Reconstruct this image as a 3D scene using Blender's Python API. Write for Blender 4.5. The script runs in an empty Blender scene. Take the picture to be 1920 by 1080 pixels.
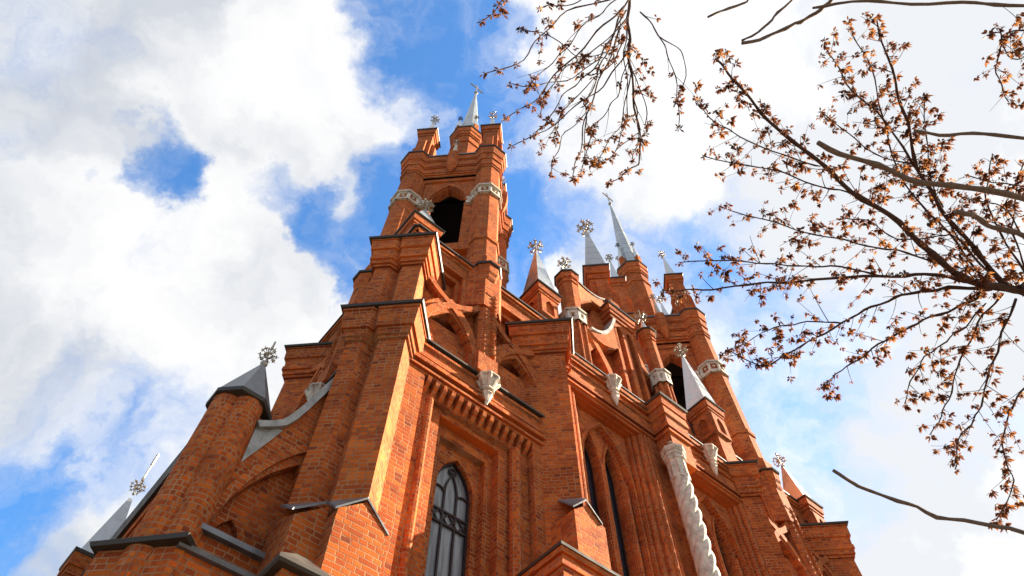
import bpy, bmesh, math, random
from mathutils import Vector, Matrix
from mathutils.geometry import tessellate_polygon
S = bpy.context.scene
COL = S.collection
R = math.radians
RT2 = math.sqrt(2.0)
rnd = random.Random(7)

# ------------------------------------------------------------------ camera
cam = bpy.data.objects.new('camera', bpy.data.cameras.new('camera'))
COL.objects.link(cam)
cam.data.sensor_width = 36.0
cam.data.lens = 24.06
cam.data.clip_end = 6000
_r = Vector((0.99651096, 0.08337327, -0.00384864))
_u = Vector((0.07431857, -0.86541155, 0.49551952))
_f = Vector((-0.03798243, 0.49407666, 0.86858827))
_m = Matrix(((_r.x, _u.x, -_f.x, 0.0), (_r.y, _u.y, -_f.y, 0.0), (_r.z, _u.z, -_f.z, 1.6), (0, 0, 0, 1)))
cam.matrix_world = _m
S.camera = cam

# ------------------------------------------------------------------ light
SUN_AZ, SUN_EL = 29.0, 32.0          # degrees anticlockwise from +X, and above the horizon
sd = Vector((math.cos(R(SUN_AZ)) * math.cos(R(SUN_EL)), math.sin(R(SUN_AZ)) * math.cos(R(SUN_EL)), math.sin(R(SUN_EL))))
sl = bpy.data.lights.new('sun', 'SUN')
sl.energy = 5.0
sl.angle = R(0.5)
sl.color = (1.0, 0.86, 0.66)
so = bpy.data.objects.new('sun', sl)
so.rotation_euler = sd.to_track_quat('Z', 'Y').to_euler()
COL.objects.link(so)
S.view_settings.view_transform = 'Standard'
S.view_settings.look = 'None'
S.view_settings.gamma = 1.0
S.view_settings.exposure = 2.45

wd = bpy.data.worlds.new('World')
S.world = wd
wd.use_nodes = True
nt = wd.node_tree
nt.nodes.clear()


def N(nt, typ, **kw):
    n = nt.nodes.new(typ)
    for k, v in kw.items():
        if k.startswith('i_'):
            n.inputs[k[2:].replace('_', ' ')].default_value = v
        elif k.startswith('n_'):
            n.inputs[int(k[2:])].default_value = v
        else:
            setattr(n, k, v)
    return n


def lk(nt, a, b):
    nt.links.new(a, b)


def mth(nt, op, a, b=None, c=None, clamp=False):
    n = nt.nodes.new('ShaderNodeMath')
    n.operation = op
    n.use_clamp = clamp
    for i, v in enumerate((a, b, c)):
        if v is None:
            continue
        if isinstance(v, (int, float)):
            n.inputs[i].default_value = v
        else:
            nt.links.new(v, n.inputs[i])
    return n.outputs[0]


def vmth(nt, op, a, b=None, out=0):
    n = nt.nodes.new('ShaderNodeVectorMath')
    n.operation = op
    for i, v in enumerate((a, b)):
        if v is None:
            continue
        if isinstance(v, (tuple, list, Vector)):
            n.inputs[i].default_value = v
        else:
            nt.links.new(v, n.inputs[i])
    return n.outputs[out]


def smooth(nt, v, a, b, c=0.0, d=1.0):
    n = nt.nodes.new('ShaderNodeMapRange')
    n.interpolation_type = 'SMOOTHSTEP'
    nt.links.new(v, n.inputs[0])
    for i, x in enumerate((a, b, c, d)):
        n.inputs[i + 1].default_value = x
    return n.outputs[0]


def build_world():
    sky = N(nt, 'ShaderNodeTexSky', sky_type='NISHITA', sun_disc=False)
    sky.sun_elevation = R(SUN_EL)
    sky.sun_rotation = R(90 - SUN_AZ)
    sky.air_density = 1.0
    sky.dust_density = 0.3
    sky.ozone_density = 3.0
    hs = N(nt, 'ShaderNodeHueSaturation', i_Saturation=1.32, i_Value=1.0)
    lk(nt, sky.outputs[0], hs.inputs['Color'])
    bg = N(nt, 'ShaderNodeBackground', i_Strength=0.066)
    lk(nt, hs.outputs[0], bg.inputs[0])
    tc = N(nt, 'ShaderNodeTexCoord')
    d = vmth(nt, 'NORMALIZE', tc.outputs['Generated'])
    n1 = N(nt, 'ShaderNodeTexNoise', i_Scale=6.0, i_Detail=8.0, i_Roughness=0.6)
    lk(nt, d, n1.inputs['Vector'])
    off = vmth(nt, 'SUBTRACT', n1.outputs['Color'], (0.5, 0.5, 0.5))
    offs = nt.nodes.new('ShaderNodeVectorMath')
    offs.operation = 'SCALE'
    lk(nt, off, offs.inputs[0])
    offs.inputs['Scale'].default_value = 0.25
    dn = vmth(nt, 'NORMALIZE', vmth(nt, 'ADD', d, offs.outputs[0]))
    # openings in the cloud deck: direction, angular radius (deg), how clear
    holes = HOLES
    tot = 1.0
    for dx, dy, dz, rad, amt in holes:
        c = Vector((dx, dy, dz)).normalized()
        dt = vmth(nt, 'DOT_PRODUCT', dn, tuple(c), out=1)
        v = smooth(nt, dt, math.cos(R(rad * 1.45)), math.cos(R(rad * 0.15)), 0.0, amt)
        tot = mth(nt, 'MULTIPLY', tot, mth(nt, 'SUBTRACT', 1.0, v))
    tot = mth(nt, 'SUBTRACT', 1.0, tot)
    nf = N(nt, 'ShaderNodeTexNoise', i_Scale=9.0, i_Detail=10.0, i_Roughness=0.62)
    lk(nt, dn, nf.inputs['Vector'])
    tot = mth(nt, 'ADD', tot, mth(nt, 'MULTIPLY', mth(nt, 'SUBTRACT', nf.outputs['Fac'], 0.5), 1.5))
    tot = smooth(nt, tot, 0.12, 1.12, 0.0, 0.93)
    n2 = N(nt, 'ShaderNodeTexNoise', i_Scale=3.2, i_Detail=9.0, i_Roughness=0.6)
    lk(nt, dn, n2.inputs['Vector'])
    wisp = smooth(nt, n2.outputs['Fac'], 0.52, 0.8, 0.0, 0.22)
    clear = mth(nt, 'ADD', tot, wisp, clamp=True)
    cover = mth(nt, 'SUBTRACT', 1.0, clear, clamp=True)
    # cloud brightness: bright rims, greyer bellies, brightest round the sun
    n3 = N(nt, 'ShaderNodeTexNoise', i_Scale=3.4, i_Detail=8.0, i_Roughness=0.52)
    lk(nt, dn, n3.inputs['Vector'])
    shade = smooth(nt, n3.outputs['Fac'], 0.36, 0.60, 0.0, 1.0)
    glow = smooth(nt, vmth(nt, 'DOT_PRODUCT', d, tuple(sd), out=1), 0.35, 0.82)
    shade = mth(nt, 'MAXIMUM', shade, mth(nt, 'MULTIPLY', glow, 0.45))
    mc = N(nt, 'ShaderNodeMix', data_type='RGBA')
    lk(nt, shade, mc.inputs[0])
    mc.inputs[6].default_value = (0.62, 0.66, 0.73, 1)
    mc.inputs[7].default_value = (1.0, 1.0, 1.0, 1)
    bg2 = N(nt, 'ShaderNodeBackground')
    lk(nt, mth(nt, 'MULTIPLY', CLOUD, mth(nt, 'ADD', 0.97, mth(nt, 'MULTIPLY', glow, 0.10))), bg2.inputs['Strength'])
    lk(nt, mc.outputs[2], bg2.inputs[0])
    mix = N(nt, 'ShaderNodeMixShader')
    lk(nt, cover, mix.inputs[0])
    lk(nt, bg.outputs[0], mix.inputs[1])
    lk(nt, bg2.outputs[0], mix.inputs[2])
    out = N(nt, 'ShaderNodeOutputWorld')
    lk(nt, mix.outputs[0], out.inputs[0])


CLOUD = 0.19
HOLES = [
    (-0.488, 0.249, 0.837, 2.8, 1.00),
    (-0.513, 0.265, 0.816, 1.8, 0.60),
    (-0.347, 0.329, 0.878, 2.3, 0.60),
    (-0.313, 0.357, 0.880, 2.7, 0.90),
    (-0.280, 0.405, 0.871, 2.8, 0.80),
    (-0.260, 0.456, 0.851, 2.7, 0.95),
    (-0.377, 0.309, 0.873, 1.8, 0.40),
    (-0.178, 0.342, 0.923, 4.1, 1.00),
    (-0.202, 0.391, 0.898, 3.1, 1.00),
    (-0.232, 0.434, 0.870, 2.8, 1.00),
    (-0.218, 0.304, 0.927, 2.0, 0.50),
    (-0.096, 0.213, 0.972, 5.1, 1.00),
    (-0.114, 0.150, 0.982, 4.7, 0.95),
    (-0.134, 0.108, 0.985, 3.6, 0.70),
    (-0.053, 0.156, 0.986, 4.2, 0.85),
    (-0.041, 0.264, 0.964, 3.8, 0.75),
    (-0.069, 0.101, 0.992, 3.6, 0.80),
    (-0.178, 0.123, 0.976, 2.0, 0.50),
    (-0.026, 0.355, 0.935, 3.6, 0.60),
    (-0.034, 0.446, 0.894, 4.0, 0.85),
    (0.022, 0.429, 0.903, 4.5, 0.60),
    (-0.025, 0.481, 0.876, 2.7, 1.00),
    (0.179, 0.460, 0.870, 4.5, 0.65),
    (0.245, 0.425, 0.871, 4.5, 0.50),
    (0.330, 0.574, 0.750, 8.0, 0.42),
    (0.326, 0.669, 0.668, 6.7, 0.42),
    (0.299, 0.506, 0.809, 4.0, 0.40),
    (-0.620, 0.557, 0.552, 3.6, 0.90),
    (-0.589, 0.612, 0.528, 3.1, 0.60),
    (-0.605, 0.537, 0.588, 2.7, 0.50),
    (-0.545, 0.526, 0.653, 6.7, 0.35),
    (-0.489, 0.576, 0.655, 4.9, 0.42),
    (-0.537, 0.144, 0.831, 7.1, 0.25),
    (0.537, 0.591, 0.602, 4.0, 0.30),
    (-0.260, 0.297, 0.919, 2.7, 0.30),
    (-0.7, -0.6, 0.35, 25, 0.8), (0.1, -0.8, 0.5, 25, 0.8),
]
build_world()

# ------------------------------------------------------------------ materials
MAT = {}


def mat(name):
    m = bpy.data.materials.new(name)
    m.use_nodes = True
    t = m.node_tree
    t.nodes.clear()
    b = t.nodes.new('ShaderNodeBsdfPrincipled')
    o = t.nodes.new('ShaderNodeOutputMaterial')
    t.links.new(b.outputs[0], o.inputs[0])
    MAT[name] = m
    return m, t, b


def ramp(t, fac, stops):
    n = t.nodes.new('ShaderNodeValToRGB')
    e = n.color_ramp.elements
    while len(e) < len(stops):
        e.new(0.5)
    for i, (p, c) in enumerate(stops):
        e[i].position = p
        e[i].color = (*c, 1)
    t.links.new(fac, n.inputs[0])
    return n.outputs[0]


def mixc(t, fac, a, b, typ='MIX'):
    n = t.nodes.new('ShaderNodeMix')
    n.data_type = 'RGBA'
    n.blend_type = typ
    for i, v in ((0, fac), (6, a), (7, b)):
        if isinstance(v, (int, float)):
            n.inputs[i].default_value = v
        elif isinstance(v, tuple):
            n.inputs[i].default_value = (*v, 1)
        else:
            t.links.new(v, n.inputs[i])
    return n.outputs[2]


def brick(name, tone=1.0, bump=1.0, course=0.077, length=0.132):
    m, t, b = mat(name)
    g = N(t, 'ShaderNodeNewGeometry')
    tan = vmth(t, 'NORMALIZE', vmth(t, 'CROSS_PRODUCT', (0, 0, 1), g.outputs['True Normal']))
    h = vmth(t, 'DOT_PRODUCT', g.outputs['Position'], tan, out=1)
    sp = N(t, 'ShaderNodeSeparateXYZ')
    lk(t, g.outputs['Position'], sp.inputs[0])
    z = sp.outputs['Z']
    wob = N(t, 'ShaderNodeTexNoise', i_Scale=2.3, i_Detail=3.0)
    lk(t, g.outputs['Position'], wob.inputs['Vector'])
    wob2 = N(t, 'ShaderNodeTexNoise', i_Scale=26.0, i_Detail=2.0)
    lk(t, g.outputs['Position'], wob2.inputs['Vector'])
    dz = mth(t, 'ADD', mth(t, 'MULTIPLY', mth(t, 'SUBTRACT', wob.outputs['Fac'], 0.5), 0.03), mth(t, 'MULTIPLY', mth(t, 'SUBTRACT', wob2.outputs['Fac'], 0.5), 0.012))
    z = mth(t, 'ADD', z, dz)
    h = mth(t, 'ADD', h, dz)
    row = mth(t, 'FLOOR', mth(t, 'DIVIDE', z, course))
    fz = mth(t, 'FRACT', mth(t, 'DIVIDE', z, course))
    # alternate stretcher / header rows, slightly shifted at random
    par = mth(t, 'MODULO', mth(t, 'ABSOLUTE', row), 2.0)
    wn = N(t, 'ShaderNodeTexWhiteNoise', noise_dimensions='1D')
    lk(t, row, wn.inputs['W'])
    L = mth(t, 'MULTIPLY', mth(t, 'SUBTRACT', 1.0, mth(t, 'MULTIPLY', par, 0.12)), length)
    hh = mth(t, 'ADD', mth(t, 'DIVIDE', h, L), mth(t, 'ADD', mth(t, 'MULTIPLY', par, 0.5), mth(t, 'MULTIPLY', wn.outputs['Value'], 0.3)))
    colm = mth(t, 'FLOOR', hh)
    fh = mth(t, 'FRACT', hh)
    # some neighbouring headers are one stretcher
    pair = mth(t, 'FLOOR', mth(t, 'MULTIPLY', hh, 0.5))
    pv = N(t, 'ShaderNodeCombineXYZ')
    lk(t, pair, pv.inputs[0])
    lk(t, row, pv.inputs[1])
    pw = N(t, 'ShaderNodeTexWhiteNoise', noise_dimensions='3D')
    lk(t, pv.outputs[0], pw.inputs['Vector'])
    mg = mth(t, 'LESS_THAN', pw.outputs['Value'], 0.28)
    fp = mth(t, 'MULTIPLY', mth(t, 'FRACT', mth(t, 'MULTIPLY', hh, 0.5)), 2.0)
    ep = mth(t, 'MINIMUM', fp, mth(t, 'SUBTRACT', 2.0, fp))
    es = mth(t, 'MINIMUM', fh, mth(t, 'SUBTRACT', 1.0, fh))
    eu = mth(t, 'ADD', mth(t, 'MULTIPLY', ep, mg), mth(t, 'MULTIPLY', es, mth(t, 'SUBTRACT', 1.0, mg)))
    colm = mth(t, 'ADD', mth(t, 'MULTIPLY', mth(t, 'ADD', mth(t, 'MULTIPLY', pair, 2.0), 0.5), mg), mth(t, 'MULTIPLY', colm, mth(t, 'SUBTRACT', 1.0, mg)))
    # distance from the joints, in metres
    ez = mth(t, 'MULTIPLY', mth(t, 'MINIMUM', fz, mth(t, 'SUBTRACT', 1.0, fz)), course)
    eh = mth(t, 'MULTIPLY', eu, L)
    ed = mth(t, 'MINIMUM', ez, eh)
    rough = N(t, 'ShaderNodeTexNoise', i_Scale=60.0, i_Detail=4.0)
    lk(t, g.outputs['Position'], rough.inputs['Vector'])
    ed = mth(t, 'ADD', ed, mth(t, 'MULTIPLY', mth(t, 'SUBTRACT', rough.outputs['Fac'], 0.5), 0.006))
    face = smooth(t, ed, 0.005, 0.0095)
    cv = N(t, 'ShaderNodeCombineXYZ')
    lk(t, colm, cv.inputs[0])
    lk(t, row, cv.inputs[1])
    w2 = N(t, 'ShaderNodeTexWhiteNoise', noise_dimensions='3D')
    lk(t, cv.outputs[0], w2.inputs['Vector'])
    T = tone
    bc = ramp(t, w2.outputs['Value'], [
        (0.0, (0.21 * T, 0.044 * T, 0.017 * T)), (0.07, (0.31 * T, 0.060 * T, 0.016 * T)), (0.35, (0.38 * T, 0.076 * T, 0.016 * T)),
        (0.65, (0.43 * T, 0.093 * T, 0.017 * T)), (0.88, (0.50 * T, 0.124 * T, 0.021 * T)), (1.0, (0.53 * T, 0.096 * T, 0.015 * T))])
    big = N(t, 'ShaderNodeTexNoise', i_Scale=0.55, i_Detail=6.0, i_Roughness=0.65)
    lk(t, g.outputs['Position'], big.inputs['Vector'])
    st = smooth(t, big.outputs['Fac'], 0.32, 0.66, 0.66, 1.12)
    stv = N(t, 'ShaderNodeCombineXYZ')
    for i in range(3):
        lk(t, st, stv.inputs[i])
    bc = mixc(t, 1.0, bc, stv.outputs[0], 'MULTIPLY')
    # whitish bloom and soot in irregular patches
    blm = N(t, 'ShaderNodeTexNoise', i_Scale=2.6, i_Detail=8.0, i_Roughness=0.72)
    lk(t, g.outputs['Position'], blm.inputs['Vector'])
    bc = mixc(t, smooth(t, blm.outputs['Fac'], 0.56, 0.78, 0.0, 0.30), bc, (0.38, 0.17, 0.09))
    bc = mixc(t, smooth(t, blm.outputs['Fac'], 0.42, 0.22, 0.0, 0.45), bc, (0.12, 0.035, 0.02))
    mpn = N(t, 'ShaderNodeMapping', vector_type='POINT')
    mpn.inputs['Scale'].default_value = (5.0, 5.0, 0.35)
    lk(t, g.outputs['Position'], mpn.inputs[0])
    stk = N(t, 'ShaderNodeTexNoise', i_Scale=1.0, i_Detail=6.0, i_Roughness=0.7)
    lk(t, mpn.outputs[0], stk.inputs['Vector'])
    bc = mixc(t, smooth(t, stk.outputs['Fac'], 0.58, 0.80, 0.0, 0.55), bc, (0.10, 0.035, 0.022))
    bc = mixc(t, smooth(t, stk.outputs['Fac'], 0.40, 0.24, 0.0, 0.30), bc, (0.50, 0.20, 0.07))
    fine = smooth(t, rough.outputs['Fac'], 0.3, 0.7, 0.82, 1.1)
    fv = N(t, 'ShaderNodeCombineXYZ')
    for i in range(3):
        lk(t, fine, fv.inputs[i])
    bc = mixc(t, 1.0, bc, fv.outputs[0], 'MULTIPLY')
    mort = mixc(t, smooth(t, blm.outputs['Fac'], 0.35, 0.6), (0.20, 0.085, 0.04), (0.36, 0.185, 0.095))
    c = mixc(t, face, mort, bc)
    lk(t, c, b.inputs['Base Color'])
    b.inputs['Roughness'].default_value = 0.88
    b.inputs['Specular IOR Level'].default_value = 0.08
    # relief: recessed joints, bricks set unevenly, pitted faces
    hgt = mth(t, 'ADD', mth(t, 'MULTIPLY', face, 0.006), mth(t, 'MULTIPLY', w2.outputs['Value'], 0.005))
    hgt = mth(t, 'ADD', hgt, mth(t, 'MULTIPLY', rough.outputs['Fac'], 0.005))
    bp = N(t, 'ShaderNodeBump', i_Strength=0.75 * bump, i_Distance=1.0)
    lk(t, hgt, bp.inputs['Height'])
    lk(t, bp.outputs[0], b.inputs['Normal'])
    return m


BR = brick('red_brick')
BR2 = brick('trim_brick', tone=1.0, bump=0.8)


def metal(name, col, rough=0.42, met=0.85, var=0.25, seam=None):
    m, t, b = mat(name)
    g = N(t, 'ShaderNodeNewGeometry')
    n = N(t, 'ShaderNodeTexNoise', i_Scale=3.0, i_Detail=7.0, i_Roughness=0.7)
    lk(t, g.outputs['Position'], n.inputs['Vector'])
    c = mixc(t, smooth(t, n.outputs['Fac'], 0.3, 0.7), tuple(x * (1 - var) for x in col), tuple(min(1, x * (1 + var)) for x in col))
    if seam:
        sp = N(t, 'ShaderNodeSeparateXYZ')
        lk(t, g.outputs['Position'], sp.inputs[0])
        f = mth(t, 'FRACT', mth(t, 'DIVIDE', sp.outputs['Z'], seam))
        ln = smooth(t, f, 0.0, 0.07, 0.30, 1.0)
        wn = N(t, 'ShaderNodeTexWhiteNoise', noise_dimensions='1D')
        lk(t, mth(t, 'FLOOR', mth(t, 'DIVIDE', sp.outputs['Z'], seam)), wn.inputs['W'])
        ln = mth(t, 'MULTIPLY', ln, mth(t, 'ADD', 0.88, mth(t, 'MULTIPLY', wn.outputs['Value'], 0.2)))
        cx = N(t, 'ShaderNodeCombineXYZ')
        for i in range(3):
            lk(t, ln, cx.inputs[i])
        c = mixc(t, 1.0, c, cx.outputs[0], 'MULTIPLY')
        bp = N(t, 'ShaderNodeBump', i_Strength=0.5, i_Distance=0.02)
        lk(t, ln, bp.inputs['Height'])
        lk(t, bp.outputs[0], b.inputs['Normal'])
    lk(t, c, b.inputs['Base Color'])
    b.inputs['Metallic'].default_value = met
    lk(t, smooth(t, n.outputs['Fac'], 0.3, 0.7, rough - 0.1, rough + 0.12), b.inputs['Roughness'])
    return m


def drips(m, col, amt=0.6):
    t = m.node_tree
    b = [n for n in t.nodes if n.type == 'BSDF_PRINCIPLED'][0]
    src = b.inputs['Base Color'].links[0].from_socket
    g = N(t, 'ShaderNodeNewGeometry')
    mpn = N(t, 'ShaderNodeMapping', vector_type='POINT')
    mpn.inputs['Scale'].default_value = (9.0, 9.0, 0.9)
    lk(t, g.outputs['Position'], mpn.inputs[0])
    k = N(t, 'ShaderNodeTexNoise', i_Scale=1.0, i_Detail=8.0, i_Roughness=0.75)
    lk(t, mpn.outputs[0], k.inputs['Vector'])
    lk(t, mixc(t, smooth(t, k.outputs['Fac'], 0.52, 0.72, 0.0, amt), src, col), b.inputs['Base Color'])


SPIRE = metal('spire_metal', (0.36, 0.40, 0.42), 0.45, 0.65, 0.16, seam=0.62)
PINM = metal('pinnacle_metal', (0.42, 0.46, 0.49), 0.33, 0.85, 0.12)
CAPM = metal('capping_metal', (0.030, 0.021, 0.014), 0.6, 0.0, 0.35)
GREYM = metal('grey_sheet', (0.14, 0.145, 0.155), 0.42, 0.4, 0.35)
COPE = metal('weathered_coping', (0.27, 0.27, 0.255), 0.6, 0.1, 0.4)
CROSSM = metal('cross_metal', (0.30, 0.26, 0.20), 0.36, 0.7, 0.45)
IRON = metal('dark_iron', (0.022, 0.008, 0.007), 0.6, 0.2, 0.3)


def plain(name, col, rough=0.8, var=0.15, scale=6.0, bump=0.0):
    m, t, b = mat(name)
    g = N(t, 'ShaderNodeNewGeometry')
    n = N(t, 'ShaderNodeTexNoise', i_Scale=scale, i_Detail=8.0, i_Roughness=0.7)
    lk(t, g.outputs['Position'], n.inputs['Vector'])
    c = mixc(t, smooth(t, n.outputs['Fac'], 0.3, 0.7), tuple(x * (1 - var) for x in col), tuple(min(1, x * (1 + var)) for x in col))
    lk(t, c, b.inputs['Base Color'])
    b.inputs['Roughness'].default_value = rough
    if bump:
        bp = N(t, 'ShaderNodeBump', i_Strength=bump, i_Distance=0.01)
        lk(t, n.outputs['Fac'], bp.inputs['Height'])
        lk(t, bp.outputs[0], b.inputs['Normal'])
    return m


WHITE = plain('white_stucco', (0.50, 0.44, 0.36), 0.85, 0.30, 7.0, 0.6)
drips(WHITE, (0.16, 0.12, 0.09), 0.75)
for m in (SPIRE, PINM, GREYM, COPE):
    drips(m, (0.13, 0.10, 0.08), 0.55)
DARK = plain('dark_interior', (0.02, 0.018, 0.018), 0.95)  # near-black colour stands in for the unlit belfry inside
BARK = plain('bark', (0.060, 0.026, 0.017), 0.9, 0.4, 40.0, 0.6)
BARK2 = plain('grey_bark', (0.13, 0.085, 0.06), 0.9, 0.3, 40.0, 0.6)
GROUND = plain('paving', (0.085, 0.08, 0.07), 0.95, 0.2, 3.0)  # tree and town shade put into the colour, so it bounces less sun
PLASTER = plain('house_plaster', (0.42, 0.36, 0.28), 0.9, 0.15)
m, t, b = mat('window_glass')
g = N(t, 'ShaderNodeNewGeometry')
n = N(t, 'ShaderNodeTexNoise', i_Scale=2.2, i_Detail=4.0)
mp = N(t, 'ShaderNodeMapping', vector_type='POINT')
mp.inputs['Scale'].default_value = (6, 6, 0.6)
lk(t, g.outputs['Position'], mp.inputs[0])
lk(t, mp.outputs[0], n.inputs['Vector'])
lk(t, mixc(t, smooth(t, n.outputs['Fac'], 0.35, 0.65), (0.10, 0.105, 0.115), (0.20, 0.205, 0.215)), b.inputs['Base Color'])
b.inputs['Roughness'].default_value = 0.22
GLASS = m
m, t, b = mat('dark_glass')
b.inputs['Base Color'].default_value = (0.03, 0.03, 0.04, 1)
b.inputs['Roughness'].default_value = 0.15
DGLASS = m
m, t, b = mat('dry_seeds')
oi = N(t, 'ShaderNodeNewGeometry')
n = N(t, 'ShaderNodeTexNoise', i_Scale=9.0, i_Detail=3.0)
lk(t, oi.outputs['Position'], n.inputs['Vector'])
c = ramp(t, n.outputs['Fac'], [(0.3, (0.065, 0.022, 0.011)), (0.5, (0.13, 0.045, 0.018)), (0.62, (0.26, 0.105, 0.032)), (0.75, (0.45, 0.21, 0.065))])
lk(t, c, b.inputs['Base Color'])
b.inputs['Roughness'].default_value = 0.7
tr = N(t, 'ShaderNodeBsdfTranslucent')
lk(t, c, tr.inputs[0])
mx = N(t, 'ShaderNodeMixShader')
mx.inputs[0].default_value = 0.5
lk(t, b.outputs[0], mx.inputs[1])
lk(t, tr.outputs[0], mx.inputs[2])
for o in t.nodes:
    if o.type == 'OUTPUT_MATERIAL':
        lk(t, mx.outputs[0], o.inputs[0])
SEED = m

# ------------------------------------------------------------------ mesh tools
def UW(u, w):
    return ((u - w) / RT2, (u + w) / RT2)


class Fr:
    """vertical working plane: origin, direction along, direction outward"""
    def __init__(s, o, ang, out=-90):
        s.o = Vector((o[0], o[1], 0))
        s.a = Vector((math.cos(R(ang)), math.sin(R(ang)), 0))
        s.n = Vector((math.cos(R(ang + out)), math.sin(R(ang + out)), 0))

    def p(s, a, t, z):
        return s.o + s.a * a + s.n * t + Vector((0, 0, z))


FD = Fr((0, 0), 45)          # the street front: s = u, t = -w
IDM = Matrix.Identity(4)


def rotz(c, ang):
    return Matrix.Translation((c[0], c[1], 0)) @ Matrix.Rotation(R(ang), 4, 'Z') @ Matrix.Translation((-c[0], -c[1], 0))


def mirx(cx):
    return Matrix.Translation((cx, 0, 0)) @ Matrix.Diagonal((-1, 1, 1, 1)) @ Matrix.Translation((-cx, 0, 0))


class MB:
    def __init__(s):
        s.v = []
        s.f = []

    def add(s, vs, fs):
        b = len(s.v)
        s.v += [tuple(x) for x in vs]
        s.f += [tuple(b + i for i in f) for f in fs]

    def build(s, name, m, parent=None, M=IDM, smooth_=False):
        me = bpy.data.meshes.new(name)
        me.from_pydata([tuple(M @ Vector(x)) for x in s.v], [], s.f)
        bm = bmesh.new()
        bm.from_mesh(me)
        bmesh.ops.recalc_face_normals(bm, faces=bm.faces)
        bm.to_mesh(me)
        bm.free()
        me.materials.append(m)
        if smooth_:
            me.polygons.foreach_set('use_smooth', [True] * len(me.polygons))
        o = bpy.data.objects.new(name, me)
        COL.objects.link(o)
        if parent:
            o.parent = parent
        return o

    # --- solids
    def loft(s, rings, caps=True):
        n = len(rings[0])
        vs = [p for r in rings for p in r]
        fs = []
        for k in range(len(rings) - 1):
            for i in range(n):
                j = (i + 1) % n
                fs.append((k * n + i, k * n + j, (k + 1) * n + j, (k + 1) * n + i))
        if caps:
            for base, r in ((0, rings[0]), ((len(rings) - 1) * n, rings[-1])):
                for tri in tessellate_polygon([[Vector(p) for p in r]]):
                    fs.append(tuple(base + i for i in tri))
        s.add(vs, fs)

    def prism(s, poly, z0, z1):
        s.loft([[(x, y, z0) for x, y in poly], [(x, y, z1) for x, y in poly]])

    def mould(s, poly, prof):
        """stack of offset outlines; prof = (z, offset)"""
        s.loft([[(x, y, z) for x, y in offs(poly, d if abs(d) > 1e-6 else -0.012)] for z, d in prof])

    def cone(s, c, n, r0, z0, r1, z1, rot=0.0):
        a = ngon(c, n, r0, rot)
        b = ngon(c, n, r1, rot)
        s.loft([[(x, y, z0) for x, y in a], [(x, y, z1) for x, y in b]])

    def box(s, fr, s0, s1, t0, t1, z0, z1):
        P = [fr.p(a, t, z) for z in (z0, z1) for a, t in ((s0, t0), (s1, t0), (s1, t1), (s0, t1))]
        s.add(P, [(0, 1, 2, 3), (4, 5, 6, 7), (0, 1, 5, 4), (1, 2, 6, 5), (2, 3, 7, 6), (3, 0, 4, 7)])

    def plate(s, fr, outer, holes, t0, t1):
        loops = [outer] + list(holes)
        flat = [p for l in loops for p in l]
        n = len(flat)
        tris = tessellate_polygon([[Vector((a, z, 0)) for a, z in l] for l in loops])
        vs = [fr.p(a, t0, z) for a, z in flat] + [fr.p(a, t1, z) for a, z in flat]
        fs = [tuple(t) for t in tris] + [tuple(n + i for i in t) for t in tris]
        b = 0
        for l in loops:
            m = len(l)
            for i in range(m):
                j = (i + 1) % m
                fs.append((b + i, b + j, n + b + j, n + b + i))
            b += m
        s.add(vs, fs)

    def slab(s, pts, t=0.035):
        n = len(pts)
        vs = list(pts) + [(x, y, z + t) for x, y, z in pts]
        s.add(vs, [tuple(range(n)), tuple(range(n, 2 * n))] + [(i, (i + 1) % n, n + (i + 1) % n, n + i) for i in range(n)])

    def rib(s, fr, pts, w, t0, t1):
        """bar of width w following a line drawn on the plane"""
        L, Rr = [], []
        for i, (a, z) in enumerate(pts):
            a0, z0 = pts[max(0, i - 1)]
            a1, z1 = pts[min(len(pts) - 1, i + 1)]
            d = Vector((a1 - a0, z1 - z0)).normalized()
            L.append((a - d.y * w / 2, z + d.x * w / 2))
            Rr.append((a + d.y * w / 2, z - d.x * w / 2))
        n = len(pts)
        vs = []
        for (l, r) in zip(L, Rr):
            vs += [fr.p(l[0], t0, l[1]), fr.p(r[0], t0, r[1]), fr.p(r[0], t1, r[1]), fr.p(l[0], t1, l[1])]
        fs = []
        for i in range(n - 1):
            for k in range(4):
                kk = (k + 1) % 4
                fs.append((4 * i + k, 4 * i + kk, 4 * i + 4 + kk, 4 * i + 4 + k))
        fs += [(0, 1, 2, 3), (4 * n - 4, 4 * n - 3, 4 * n - 2, 4 * n - 1)]
        s.add(vs, fs)

    def tube(s, pts, rads, n=6):
        rings = []
        prev = None
        for i, p in enumerate(pts):
            p = Vector(p)
            d = (Vector(pts[min(i + 1, len(pts) - 1)]) - Vector(pts[max(i - 1, 0)])).normalized()
            ref = prev if prev is not None else (Vector((0, 0, 1)) if abs(d.z) < 0.9 else Vector((1, 0, 0)))
            x = (ref - d * ref.dot(d)).normalized()
            y = d.cross(x)
            prev = x
            r = rads[i] if isinstance(rads, (list, tuple)) else rads
            rings.append([p + (x * math.cos(2 * math.pi * k / n) + y * math.sin(2 * math.pi * k / n)) * r for k in range(n)])
        m = len(rings)
        vs = [q for r in rings for q in r]
        fs = [(k * n + i, k * n + (i + 1) % n, (k + 1) * n + (i + 1) % n, (k + 1) * n + i) for k in range(m - 1) for i in range(n)]
        fs += [tuple(range(n)), tuple((m - 1) * n + i for i in range(n))]
        s.add(vs, fs)

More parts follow.
